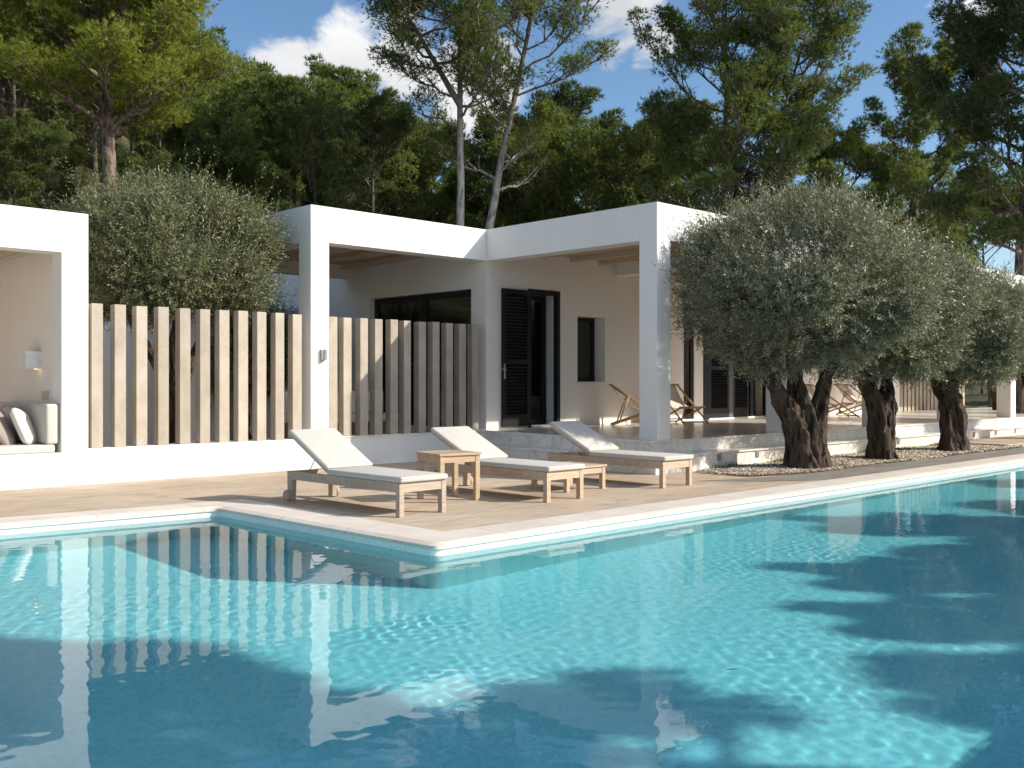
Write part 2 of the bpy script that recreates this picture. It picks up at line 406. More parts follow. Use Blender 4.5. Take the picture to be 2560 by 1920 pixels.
PLASTER = m_plaster('white_plaster'); PLASTER_WARM = m_plaster('warm_plaster', (.84,.785,.715), .04)
CONC = m_concrete('board_concrete'); DECK = m_deck(); PATH = m_path(); COPING = m_coping(); MARBLE = m_marble(); TILE = m_tile()
BLACK = m_simple('black_metal', (.009,.0095,.011), .5, 0, .1, 60, .1, .3)
STEEL = m_simple('brushed_steel', (.52,.50,.46), .35, .9, .05, 90, .05)
TERRA = m_terracotta(); JOIST = m_wood('whitewashed_beam', (.48,.42,.34), (.62,.55,.46), .8, .6, 'y')
TEAK = m_wood('weathered_teak', (.40,.285,.195), (.58,.45,.335), .7)
TEAK_GREY = m_wood('grey_teak', (.34,.265,.205), (.50,.41,.325), .75)
TEAK_WARM = m_wood('warm_teak', (.37,.255,.165), (.54,.405,.28), .65)
BAMBOO = m_wood('bamboo', (.42,.24,.10), (.60,.39,.19), .5)
CREAM = m_fabric('cream_canvas', (.535,.505,.455)); CANVAS = m_fabric('sling_canvas', (.74,.68,.60))
MAUVE = m_fabric('mauve_linen', (.36,.29,.275)); TAUPE = m_fabric('taupe_linen', (.30,.25,.22)); IVORY = m_fabric('ivory_linen', (.74,.70,.63))
GLASS = m_glass('window_glass'); WICKER = m_wood('brown_wicker', (.15,.085,.045), (.30,.19,.11), .7)
PLASTIC = m_simple('white_plastic', (.75,.74,.70), .4); BLIND = m_fabric('roller_blind', (.62,.60,.55))
CABLE = m_simple('dark_rubber', (.05,.045,.04), .8)
OLIVE_LEAF = m_leaf('olive_leaf', ((.075,.087,.052), (.235,.245,.16)), ((.18,.19,.135), (.40,.41,.30)), .22, .42, .36)
OLIVE_YOUNG = m_leaf('young_olive_leaf', ((.085,.10,.038), (.24,.25,.105)), ((.18,.19,.115), (.36,.365,.24)), .26, .42, .35)
PINE_LEAF = m_leaf('pine_needles', ((.075,.105,.032), (.285,.345,.098)), ((.075,.105,.032), (.285,.345,.098)), .42, .6, .15)
PINE_GOLD = m_leaf('golden_needles', ((.10,.125,.024), (.30,.335,.06)), ((.10,.125,.024), (.30,.335,.06)), .42, .6, .15)
PINE_DARK = m_leaf('dark_needles', ((.055,.085,.034), (.18,.215,.070)), ((.055,.085,.034), (.18,.215,.070)), .38, .6, .15)
JUNIPER_LEAF = m_leaf('juniper_scales', ((.085,.11,.025), (.22,.25,.06)), ((.085,.11,.025), (.22,.25,.06)), .35, .6, .15)
SCRUB_LEAF = m_leaf('scrub_leaf', ((.09,.10,.045), (.28,.265,.14)), ((.09,.10,.045), (.28,.265,.14)), .3, .6, .15)
PINE_BARK = m_bark('pine_bark', (.040,.030,.024), (.20,.150,.118), .3, 9)
TWIG = m_simple('dry_twig', (.25,.205,.165), .9, 0, 0, 40, .3, .1)
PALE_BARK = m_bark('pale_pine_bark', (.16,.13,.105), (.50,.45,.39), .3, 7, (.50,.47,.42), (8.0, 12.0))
DARK_BARK = m_bark('dark_pine_bark', (.03,.024,.019), (.13,.10,.078), .3, 8)
OLIVE_BARK = m_bark('olive_bark', (.012,.009,.007), (.085,.062,.046), .22, 11)
GRAVEL = m_gravel(); SOIL = m_soil()

#@@POOL
# ------------------------------------------------------------------ pool
WZ = -0.105; FLOOR = -1.33
INNER = [(-9, 11.35), (5.22, 10.05), (5.30, 6.45), (27.0, 6.45), (27.0, .42), (-9, .42)]
OUTER = [(-9.5, 11.88), (5.76, 10.50), (5.80, 6.95), (27.5, 6.95), (27.5, -.10), (-9.5, -.10)]
def round_corner(poly, idx, r, n=8):
    out = []
    for i, p in enumerate(poly):
        if i not in idx: out.append(p); continue
        p = Vector(p); a = Vector(poly[i-1]); b = Vector(poly[(i+1) % len(poly)])
        u = (a-p).normalized(); v = (b-p).normalized(); rr = r
        for k in range(n+1):
            s = k/n; out.append(tuple((p+u*rr)*(1-s)**2 + p*2*s*(1-s) + (p+v*rr)*s**2))
    return out
INR = round_corner(INNER, (1, 2), .10)
OTR = round_corner(OUTER, (1,), .05)
def ring_walls(poly, z0, z1, mb):
    n = len(poly)
    for i in range(n):
        a, b = poly[i], poly[(i+1) % n]
        mb.add([(a[0],a[1],z0),(b[0],b[1],z0),(b[0],b[1],z1),(a[0],a[1],z1)], [(0,1,2,3)])
mb = MB(); ring_walls(INR, FLOOR, -.045, mb)
mb.add([(x, y, FLOOR) for x, y in INR], [tuple(range(len(INR)))])
basin = mb.build('pool_basin', TILE); basin.cycles.is_caustics_receiver = True
tag(basin, 'white mosaic tiled pool basin under the turquoise water', 'pool', kind='structure')
# coping: slabs with a rounded nose, mitred round the pool
def coping():
    n = len(INNER); prof = [(0., -.045), (0., -.016), (.03, -.004), (.08, 0.004), (.94, .004), (1., .001), (1., -.045)]
    pin = INR; 
    # match outer points to inner by nearest corner interpolation
    def outer_for(p):
        P = Vector(p); best = None
        for i in range(n):
            a, b = Vector(INNER[i]), Vector(INNER[(i+1) % n]); oa, ob = Vector(OUTER[i]), Vector(OUTER[(i+1) % n])
            t = max(0, min(1, (P-a).dot(b-a)/(b-a).length_squared)); q = a+(b-a)*t
            d = (P-q).length
            if best is None or d < best[0]: best = (d, oa+(ob-oa)*t)
        return best[1]
    m = MB(); vs = []; N = len(pin)
    for p in pin:
        o = outer_for(p); P = Vector(p)
        d = (o-P); L = d.length
        for s, z in prof:
            off = -.03 if s == 0. else 0        # nose overhangs the wall a little
            q = P + d*s + d.normalized()*off*(1 if s == 0. else 0); vs.append((q.x, q.y, z))
    k = len(prof); fs = []
    for i in range(N):
        j = (i+1) % N
        for a in range(k): 
            b = (a+1) % k; fs.append((i*k+a, j*k+a, j*k+b, i*k+b))
    m.add(vs, fs, 0, False)
    return m.build('pool_coping', COPING)
tag(coping(), 'cream stone coping round the pool edge', 'coping', kind='structure')
# joints between the coping slabs, thin dark grooves
def water_material():
    t = NT('pool_water')
    fr = t.n('ShaderNodeFresnel')
    t.l(t.math('MULTIPLY_ADD', t.n('ShaderNodeNewGeometry').outputs['Backfacing'], 1/1.33-1.33, 1.33), fr.inputs['IOR'])
    gl = t.n('ShaderNodeBsdfGlossy'); gl.inputs['Roughness'].default_value = 0
    rf = t.n('ShaderNodeBsdfRefraction'); rf.inputs['IOR'].default_value = 1.33; rf.inputs['Roughness'].default_value = 0
    rf.inputs['Color'].default_value = (.50, .91, .985, 1)
    mx = t.n('ShaderNodeMixShader'); t.l(fr.outputs[0], mx.inputs[0]); t.l(rf.outputs[0], mx.inputs[1]); t.l(gl.outputs[0], mx.inputs[2])
    return t.done(mx)
def water():
    """one closed body of water: a finely rippled surface over the basin"""
    xs = np.concatenate([np.arange(-9.02, -1.5, .06), np.arange(-1.5, 9, .021), np.arange(9, 16, .03), np.arange(16, 27.04, .05)]); xs[-1] = 27.02
    ys = np.concatenate([np.arange(INNER[4][1]-.02, 7.5, .021), np.arange(7.5, 11.45, .027)])
    X, Y = np.meshgrid(xs, ys, indexing='ij'); rng = np.random.default_rng(4)
    def waves(n, l0, l1, slope):
        Z = np.zeros_like(X)
        for _ in range(n):
            lam = math.exp(rng.uniform(math.log(l0), math.log(l1))); th = rng.uniform(0, 2*math.pi); k = 2*math.pi/lam
            Z += slope/k*np.sin(k*(X*math.cos(th)+Y*math.sin(th))+rng.uniform(0, 6.28))
        return Z/math.sqrt(n)*1.4
    calm = .62+.38*sstep(.35, .65, vnoise(X*.45+3, Y*.45, 61))
    Z = WZ + calm*waves(70, .08, .19, .0058) + waves(10, .6, 1.3, .0012)
    for cx, cy, s in ((5.1, 4.9, .55), (4.6, 3.6, .7), (9.5, 4.2, .8)):      # little patches stirred by the breeze
        Z += np.exp(-(((X-cx)/s)**2+((Y-cy)/s)**2))*waves(20, .08, .12, .009)
    n, k = X.shape
    V = np.stack([X, Y, Z], -1).reshape(-1, 3)
    i, j = np.meshgrid(np.arange(n-1), np.arange(k-1), indexing='ij')
    cx = ((xs[:-1]+xs[1:])/2)[:, None]; cy = ((ys[:-1]+ys[1:])/2)[None]
    inside = ((cx < 5.34) | (cy < 6.49)) & (cy < 11.35-(cx+9)*.0914+.05)
    F = np.stack([i*k+j, (i+1)*k+j, (i+1)*k+j+1, i*k+j+1], -1)[inside]
    # side walls straight down from the rim, closed by a floor just under the tiles
    E = np.sort(np.stack([F, np.roll(F, -1, 1)], -1).reshape(-1, 2), 1); Ed = np.stack([F, np.roll(F, -1, 1)], -1).reshape(-1, 2)
    _, inv, cnt = np.unique(E[:, 0].astype(np.int64)*len(V)+E[:, 1], return_inverse=True, return_counts=True)
    rim = Ed[cnt[inv] == 1]
    used = np.unique(rim); low = {int(a): len(V)+q for q, a in enumerate(used)}
    VL = V[used].copy(); VL[:, 2] = FLOOR-.03; V2 = np.concatenate([V, VL])
    S = np.array([(b, a, low[int(a)], low[int(b)]) for a, b in rim])
    base = len(V2); ctr = np.array([[5.0, 3.0, FLOOR-.03]]); V2 = np.concatenate([V2, ctr])
    bot = np.array([(low[int(a)], base, base, low[int(b)]) for a, b in rim])
    keep, idx = np.unique(np.concatenate([F.ravel(), S.ravel()]), return_inverse=True)
    FF = np.concatenate([F, S]); FF = idx.reshape(FF.shape)
    o = np_mesh('pool_water', V2[keep], FF, water_material(), smooth=True)
    o.cycles.is_caustics_caster = True
    return o
tag(water(), 'clear turquoise pool water with small ripples', 'water', kind='structure')

# ------------------------------------------------------------------ deck, path, terrain
N_DECK = [(-28, 24), (-28, OUTER[0][1]), OTR[0]] + OTR[1:-3] + [OUTER[3], (48, OUTER[3][1]), (48, 24)]
S_DECK = [(-28, OUTER[0][1]), (-28, -16), (48, -16), (48, OUTER[3][1]), OUTER[3], OUTER[4], OUTER[5], OUTER[0]]
mb = MB()
for poly in (N_DECK, S_DECK): mb.add([(x, y, 0) for x, y in poly], [tuple(range(len(poly)))])
tag(mb.build('pool_deck', DECK), 'sandy brown concrete deck round the pool', 'deck', kind='structure')
pp = [(11.9, 7.42), (12.7, 6.956), (27.5, 6.956), (48, 6.956), (48, 7.62), (13.2, 7.62), (12.4, 7.75), (11.7, 7.95), (11.3, 8.1)]
mb = MB(); mb.add([(x, y, .004) for x, y in pp], [tuple(range(len(pp)))])
tag(mb.build('path', PATH), 'dark grey concrete path between the coping and the gravel bed', 'path', kind='structure')

def hill(x, y):
    x = np.asarray(x, float); y = np.asarray(y, float)
    r = np.hypot(x, y); ang = np.degrees(np.arctan2(y, x))
    ridge = (33*sstep(38, 68, ang)+5*sstep(64, 74, ang))*(1-sstep(120, 170, ang))
    z = ridge*sstep(15, 150-22*sstep(60, 72, ang), r)
    z = z + .35*sstep(19, 24, r) + (vnoise(x/6, y/6, 3)-.5)*1.0*sstep(21, 40, r) + (vnoise(x/1.7, y/1.7, 5)-.5)*.35*sstep(21, 30, r)
    return z
def terrain():
    rs = np.concatenate([np.linspace(0.5, 18, 12), np.linspace(19, 60, 56), np.geomspace(62, 1600, 50)])
    na = 220; an = np.linspace(0, 2*np.pi, na, endpoint=False)
    RR, AA = np.meshgrid(rs, an, indexing='ij'); X = RR*np.cos(AA); Y = RR*np.sin(AA)
    Z = hill(X, Y)
    inside = (X > -27) & (X < 47) & (Y > -15) & (Y < 22.5)
    Z = np.where(inside, -2.6, Z - .04)
    V = np.stack([X, Y, Z], -1).reshape(-1, 3)
    i, j = np.meshgrid(np.arange(len(rs)-1), np.arange(na), indexing='ij'); j2 = (j+1) % na
    F = np.stack([i*na+j, (i+1)*na+j, (i+1)*na+j2, i*na+j2], -1).reshape(-1, 4)
    return np_mesh('ground', V, F, SOIL, smooth=True)
tag(terrain(), 'wooded hillside and ground round the villa', 'ground', kind='structure')

# gravel bed under the olives: a bed of small flat stones
def gravel():
    rng = np.random.default_rng(5); n = 30000
    x = rng.uniform(12.3, 22.2, n); y = rng.uniform(7.55, 9.04, n)
    lo = 7.62 + .25*np.exp(-(x-12.3)/.5) + .05*np.sin(x*1.7)
    keep = (y > lo) & (y < 9.04 - .2*sstep(12.9, 12.3, x)); x, y = x[keep], y[keep]; n = len(x)
    big = sstep(12, 20, x)
    s = rng.uniform(.010, .024, n)*(1+.5*big); z = rng.uniform(.004, .022, n) + .03*vnoise(x*2, y*2, 9)
    ang = rng.uniform(0, 2*np.pi, n); tilt = rng.normal(0, .35, (n, 2))
    base = np.array([(1,0,0),(.3,.8,0),(-.7,.6,0),(-1,-.2,0),(-.1,-.8,0),(0,0,.7)])
    ca, sa = np.cos(ang), np.sin(ang)
    B = base[None]*s[:, None, None]*np.array([1, .7, .55])
    X = B[..., 0]*ca[:, None]-B[..., 1]*sa[:, None]; Y = B[..., 0]*sa[:, None]+B[..., 1]*ca[:, None]
    Z = B[..., 2] + X*tilt[:, :1] + Y*tilt[:, 1:]
    V = np.stack([X+x[:, None], Y+y[:, None], Z+z[:, None]], -1).reshape(-1, 3)
    tri = np.array([(0,1,5),(1,2,5),(2,3,5),(3,4,5),(4,0,5)])
    F = (np.arange(n)[:, None, None]*6 + tri[None]).reshape(-1, 3)
    return np_mesh('gravel', V, F, GRAVEL, attr=np.repeat(rng.uniform(0, 1, n), 6))
tag(gravel(), 'loose pale gravel bed under the olive trees', 'gravel', kind='stuff')
mb = MB(); gp = [(12.35, 8.05), (13.1, 7.64), (22.3, 7.64), (22.3, 9.045), (12.6, 9.045)]
mb.add([(x, y, .006) for x, y in gp], [tuple(range(len(gp)))])
tag(mb.build('gravel_bed', m_simple('gravel_soil', (.22,.17,.12), .95, 0, .5, 30, .3)), 'brown earth under the gravel', 'ground', kind='structure')

#@@HOUSE
# ------------------------------------------------------------------ marble terrace with two steps
def terrace():
    m = MB()
    up = [(12.06, 9.50), (40, 9.50), (40, 13.449), (12.06, 13.449)]
    vs = [(x, y, .0) for x, y in up] + [(x, y, .43 + .04*(y-9.5)/3.95) for x, y in up]
    fs = [(3,2,1,0),(4,5,6,7),(0,1,5,4),(1,2,6,5),(2,3,7,6),(3,0,4,7)]
    m.add(vs, fs)
    cap = [(12.03, 9.47), (40, 9.47), (40, 13.449), (12.03, 13.449)]
    zt = lambda y: .43 + .04*(y-9.5)/3.95
    vs = [(x, y, zt(y)+.0005) for x, y in cap] + [(x, y, zt(y)+.03) for x, y in cap]; m.add(vs, fs)
    # lower step wraps round the corner
    lo = [(11.62, 9.06), (40, 9.06), (40, 9.499), (12.059, 9.499), (12.059, 13.449), (11.62, 13.449)]
    m.prism(lo, 'z', 0, .235)
    lc = [(11.59, 9.03), (40, 9.03), (40, 9.499), (12.059, 9.499), (12.059, 13.449), (11.59, 13.449)]
    m.prism(lc, 'z', .2355, .262)
    return m.build('terrace', MARBLE)
tag(terrace(), 'white marble terrace with two broad steps in front of the villa', 'terrace', kind='structure')
FZ = lambda y: .46 + .04*(y-9.5)/3.95      # terrace floor height

# ------------------------------------------------------------------ the villa
villa = empty('villa', (12.267, 13.45, 0), 'white flat roofed villa with two open porches and black doors', 'house')
VO = (12.267, 13.45, 0)
def V_(mb, name, mat, parent=None, bevel=0):
    return mb.build(name, mat, parent or villa, bevel, VO)
T, BZ = 4.15, 3.58
m = MB(); m.prism([(8.54, 0), (8.88, 0), (8.88, BZ), (12.267, BZ), (12.267, T), (8.54, T)], 'y', 13.45, 13.80)
V_(m, 'porch_frame', PLASTER, bevel=.006)
m = MB(); m.prism([(13.80, BZ), (17.65, BZ), (17.65, 0), (18.0, 0), (18.0, T), (13.80, T)], 'x', 8.54, 8.88)
m.box(8.88, 17.65, BZ, 12.267, 18.0, T)
V_(m, 'porch_frame', PLASTER)
xs = [15.92, 19.57, 23.22, 26.87, 30.5]
poly = [(12.267, .44), (12.61, .44), (12.61, BZ)]
for x in xs: poly += [(x, BZ), (x, .44), (x+.34, .44), (x+.34, BZ)]
poly += [(34, BZ), (34, T), (12.267, T)]
m = MB(); m.prism(poly, 'y', 9.54, 9.89); V_(m, 'porch_frame', PLASTER, bevel=.006)
m = MB(); m.box(12.267, 9.89, BZ, 12.61, 13.45, T); V_(m, 'porch_beam', PLASTER)
m = MB(); m.box(15.92, 9.89, BZ, 16.26, 13.45, 3.9); V_(m, 'cross_beam', PLASTER)
m = MB(); m.box(23.22, 9.89, BZ, 23.56, 13.45, 3.9); V_(m, 'cross_beam', PLASTER)
# roof slabs with terracotta soffits
m = MB(); m.box(8.88, 13.80, 3.905, 12.267, 17.65, 4.0); m.box(12.61, 9.89, 3.905, 33.9, 13.45, 4.0); m.box(12.30, 13.46, 3.905, 29, 22, 4.0)
V_(m, 'roof', PLASTER)
m = MB(); m.box(8.88, 13.80, 3.835, 12.267, 17.65, 3.904); m.box(12.61, 9.89, 3.835, 33.9, 13.45, 3.904); V_(m, 'ceiling', TERRA)
for x in [9.55, 10.39, 11.23, 12.0]:
    m = MB(); m.box(x-.06, 13.80, 3.75, x+.06, 17.65, 3.833); V_(m, 'ceiling_joist', JOIST)
x = 12.9
while x < 33:
    if not any(abs(x-c) < .2 for c in (16.09, 23.39)):
        m = MB(); m.box(x-.06, 9.89, 3.75, x+.06, 13.45, 3.833); V_(m, 'ceiling_joist', JOIST)
    x += .84
# door wall (Y 13.45 .. 13.80) with openings
def wall_y(openings, x0, x1, z0, z1, y0, y1, name, mat):
    m = MB(); xs_ = sorted([x0, x1] + [o[0] for o in openings] + [o[1] for o in openings])
    for a, b in zip(xs_[:-1], xs_[1:]):
        op = [o for o in openings if o[0] <= a+1e-6 and o[1] >= b-1e-6]
        if not op: m.box(a, y0, z0, b, y1, z1)
        else:
            o = op[0]
            if o[2] > z0: m.box(a, y0, z0, b, y1, o[2])
            m.box(a, y0, o[3], b, y1, z1)
    bm = bmesh.new(); me = bpy.data.meshes.new('tmp'); me.from_pydata(m.v, [], m.f); bm.from_mesh(me)
    bmesh.ops.remove_doubles(bm, verts=bm.verts, dist=1e-5)
    # drop the inner faces shared by neighbouring boxes
    seen = {}
    for f in bm.faces: seen.setdefault(tuple(sorted(round(c, 4) for v in f.verts for c in v.co)), []).append(f)
    kill = [f for fs in seen.values() if len(fs) > 1 for f in fs]
    bmesh.ops.delete(bm, geom=kill, context='FACES'); bmesh.ops.recalc_face_normals(bm, faces=bm.faces)
    me2 = bpy.data.meshes.new(name); bm.to_mesh(me2); bm.free(); bpy.data.meshes.remove(me)
    me2.transform(Matrix.Translation((-VO[0], -VO[1], 0)))
    return link(name, me2, mat, villa)
OPS = [(13.34, 14.20, .53, 3.13), (14.73, 15.575, 1.37, 2.69), (18.26, 18.66, .53, 3.1), (19.0, 21.72, .53, 3.1)]
wall_y(OPS, 12.267, 29.0, 0, 3.904, 13.45, 13.80, 'wall', PLASTER_WARM)
# slider wall (X 12.267 .. 12.60)
m = MB(); m.box(12.267, 13.80, 0, 12.60, 13.87, 3.904); m.box(12.267, 13.87, 3.10, 12.60, 17.06, 3.904)
m.box(12.267, 17.06, 0, 12.60, 22, 3.904); m.box(12.267, 13.87, 0, 12.60, 17.06, .5); m.box(12.60, 21.65, 0, 13.2, 22, 3.904); m.box(13.2, 21.65, 0, 16.6, 22, .8); m.box(13.2, 21.65, 2.9, 16.6, 22, 3.904); m.box(16.6, 21.65, 0, 29, 22, 3.904); m.box(28.65, 13.80, 0, 29, 21.65, 3.904)  # unseen opening in the back wall, added to let light into the room
m.box(17.2, 13.80, 0, 17.4, 21.65, 3.904)
V_(m, 'wall', PLASTER)
m = MB(); m.box(12.60, 13.80, .47, 28.65, 21.65, .50); V_(m, 'room_floor', m_simple('room_floor', (.45,.40,.34), .4))
def framed(name, x0, x1, z0, z1, y, mullions=(), w=.06, d=.05, axis='y', leafmat=BLACK, midrail=None):
    """black frame with panes, in a plane across axis"""
    fr = MB()
    def bx(a0, c0, a1, c1, dd=d):
        if axis == 'y': fr.box(a0, y-dd/2, c0, a1, y+dd/2, c1)
        else: fr.box(y-dd/2, a0, c0, y+dd/2, a1, c1)
    bx(x0, z0, x0+w, z1); bx(x1-w, z0, x1, z1); bx(x0+w, z1-w, x1-w, z1); bx(x0+w, z0, x1-w, z0+w)
    for k in mullions: bx(k-w*.7, z0+w, k+w*.7, z1-w, d*.9)
    if midrail: bx(x0+w, midrail[0], x1-w, midrail[1], d*.95)
    f = V_(fr, name, leafmat)
    cuts = [x0+w] + [q for k in mullions for q in (k-w*.7, k+w*.7)] + [x1-w]
    for a, b in zip(cuts[::2], cuts[1::2]):
        g = MB()
        zz = midrail[1] if midrail else z0+w
        if axis == 'y': g.box(a, y-.004, zz, b, y+.004, z1-w)
        else: g.box(y-.004, a, zz, y+.004, b, z1-w)
        V_(g, 'pane', GLASS, f).parent = f
    return f
# sliding window facing the left porch
f = framed('sliding_window', 13.88, 17.05, .5, 3.09, 12.42, (15.42,), .11, .08, 'x')
m = MB(); m.box(12.50, 13.99, 2.62, 12.52, 16.94, 2.98); V_(m, 'roller_blind', BLIND, f)
# front door: frame flush with the wall, glazed leaf behind, louvred shutter folded back
fr = MB()
for a in ((13.335, .50, 13.41, 3.14), (14.125, .50, 14.21, 3.14), (13.41, 3.05, 14.125, 3.14)): fr.box(a[0], 13.43, a[1], a[2], 13.53, a[3])
V_(fr, 'door_frame', BLACK)
fd = framed('door', 13.41, 14.08, .53, 3.05, 13.745, (), .10, .05, 'y', BLACK, (.95, 1.08))
m = MB(); m.box(13.40, 13.36, .47, 14.25, 13.449, .53); V_(m, 'door_sill', MARBLE)
def shutter(x0, x1, z0, z1, y, handle_x=None, n=34):
    m = MB(); w = .075
    m.box(x0, y-.022, z0, x0+w, y+.022, z1); m.box(x1-w, y-.022, z0, x1, y+.022, z1)
    m.box(x0+w, y-.022, z1-.1, x1-w, y+.022, z1); m.box(x0+w, y-.022, z0, x1-w, y+.022, z0+.22)
    mid = z0+(z1-z0)*.47; m.box(x0+w, y-.021, mid-.04, x1-w, y+.021, mid+.04)
    s = V_(m, 'shutter', BLACK)
    lv = MB(); span = [(z0+.22, mid-.04), (mid+.04, z1-.1)]
    for a, b in span:
        k = int(round((b-a)/.062))
        for i in range(k):
            zc = a+(i+.5)*(b-a)/k
            M = Matrix.Translation((0, y, zc)) @ Matrix.Rotation(R(47), 4, 'X')
            lv.box(x0+w, -.037, -.004, x1-w, .037, .004, 0, M)
    V_(lv, 'louvers', BLACK, s)
    if handle_x:
        h = MB(); h.box(handle_x-.018, y-.030, 1.42, handle_x+.018, y-.0225, 1.70)
        h.tube([(handle_x, y-.03, 1.60), (handle_x, y-.075, 1.60), (handle_x-.12, y-.08, 1.60)], .011, 8)
        V_(h, 'handle', STEEL, s)
    return s
shutter(12.62, 13.33, .53, 3.10, 13.405, 12.66)
# small window set deep in the wall, with reveal and sill
f = framed('window', 14.735, 15.57, 1.375, 2.685, 13.76, (), .09, .05, 'y')
m = MB(); m.box(14.69, 13.43, 1.335, 15.60, 13.449, 1.368); V_(m, 'window_sill', PLASTER_WARM)
m = MB(); m.box(14.83, 13.80, 2.45, 15.47, 13.82, 2.60); V_(m, 'roller_blind', BLIND, f)
# further doors along the porch
framed('window', 18.265, 18.655, .535, 3.095, 13.50, (), .10, .05, 'y', BLACK)
fr = MB(); fr.box(19.002, 13.44, .5, 19.24, 13.52, 3.1); fr.box(21.60, 13.44, .5, 21.718, 13.52, 3.1); fr.box(19.24, 13.44, 3.0, 21.60, 13.52, 3.1); fr.box(21.03, 13.5, .5, 21.18, 13.56, 3.0)
V_(fr, 'door_frame', BLACK)
shutter(19.25, 20.05, .53, 2.99, 13.47); shutter(20.24, 20.90, .53, 2.99, 13.48)
m = MB(); m.box(20.051, 13.46, .53, 20.239, 13.50, 2.99); V_(m, 'door_frame', m_simple('grey_metal', (.12,.12,.125), .5))
# room contents seen through the glass: a bed
bed = empty('bed', (14.6, 16.2, .5), 'white made bed behind the narrow glass door', 'bed')
m = MB(); m.box(-.9, -1., 0.05, 1.2, 1.1, .30); m.build('base', TEAK, bed, .01)
m = MB(); m.box(-.95, -1.05, .30, 1.2, 1.1, .56); m.build('mattress', IVORY, bed, .05)

# ------------------------------------------------------------------ left pool house with daybed
ph = empty('pool_house', (4.93, 13.45, 0), 'white flat roofed daybed pavilion at the left edge of the photo', 'pavilion')
PO = (4.93, 13.45, 0)
PT, PB, PS = 3.592, 3.055, .437
m = MB(); m.prism([(-1.6, -.02), (5.107, -.02), (5.107, PT), (-1.6, PT), (-1.6, PB), (4.762, PB), (4.762, PS), (-1.6, PS)], 'y', 13.45, 13.80)
m.build('front_frame', PLASTER, ph, .006, PO)
m = MB(); m.box(-1.6, 13.80, 0, 4.80, 17.4, .43); m.box(4.80, 13.80, 0, 5.107, 17.4, PT); m.box(-1.6, 17.4, 0, 5.107, 17.7, PT)
m.build('wall', PLASTER_WARM, ph, 0, PO)
m = MB(); m.box(-1.6, 13.80, 3.30, 4.80, 17.4, 3.5); m.build('roof', PLASTER, ph, 0, PO)
m = MB(); m.box(-1.6, 13.80, 3.185, 4.80, 17.4, 3.299); m.build('ceiling', TERRA, ph, 0, PO)
for x in (4.60, 3.76, 2.92, 2.08, 1.24, .4, -.44):
    m = MB(); m.box(x-.06, 13.80, 3.10, x+.06, 17.4, 3.184); m.build('ceiling_joist', JOIST, ph, 0, PO)
m = MB(); m.box(4.785, 14.02, 1.13, 4.799, 14.26, 1.24); m.build('switch_plate', m_simple('beige_plate', (.55,.46,.34), .5), ph, .003, PO)

def cushion(name, sx, sy, sz, mat, parent, loc, rot=(0,0,0), puff=.35, seg=10):
    """soft box: subdivided, corners pinched"""
    bm = bmesh.new(); bmesh.ops.create_cube(bm, size=1.0)
    bmesh.ops.subdivide_edges(bm, edges=bm.edges, cuts=seg, use_grid_fill=True)
    for v in bm.verts:
        x, y, z = v.co*2
        rx = 1-puff*.10*(1-abs(y)**2)*abs(x)**4*0; 
        e = max(abs(x), abs(y))
        th = (1-puff*e**6)
        r4 = (abs(x)**10+abs(y)**10)**.1
        k = 1/max(r4, 1) if r4 > 1 else 1
        v.co = Vector((x*k*sx/2, y*k*sy/2, z*th*sz/2*(1-.06*abs(z)*e**4)))
    me = bpy.data.meshes.new(name); bm.to_mesh(me); bm.free()
    me.polygons.foreach_set('use_smooth', [True]*len(me.polygons))
    o = link(name, me, mat, parent); o.location = loc; o.rotation_euler = rot
    return o
def slab_cushion(name, x0, y0, z0, x1, y1, z1, mat, parent, off=(0,0,0), r=.03):
    m = MB(); m.box(x0, y0, z0, x1, y1, z1); o = m.build(name, mat, parent, r, off, 4)
    o.data.polygons.foreach_set('use_smooth', [True]*len(o.data.polygons)); return o
db = empty('daybed', (4.3, 13.5, .437), 'cream upholstered daybed built into the left pavilion', 'daybed')
slab_cushion('seat_cushion', 1.6, 13.49, .4375, 4.70, 15.6, .545, CREAM, db, (4.3, 13.5, .437), .03)
slab_cushion('back_cushion', 4.585, 13.50, .546, 4.755, 15.6, 1.075, CREAM, db, (4.3, 13.5, .437), .04)
def pillow(label, mat, loc, rot, s=.52):
    o = cushion('pillow', s, s, .17, mat, None, loc, rot, .8)
    return tag(o, label, 'pillow', 'pillows on the daybed')
pillow('plump ivory pillow leaning at the right end of the daybed', IVORY, (4.46, 13.92, .76), (R(66), R(8), R(60)))
pillow('mauve grey pillow leaning behind the taupe pillow', MAUVE, (4.42, 14.36, .80), (R(70), R(0), R(75)))
pillow('taupe pillow leaning in front between the ivory and mauve pillows', TAUPE, (4.22, 14.05, .74), (R(58), R(-14), R(62)))
pillow('ivory pillow at the far left of the daybed, cut by the photo edge', IVORY, (4.44, 14.85, .78), (R(70), R(0), R(85)))

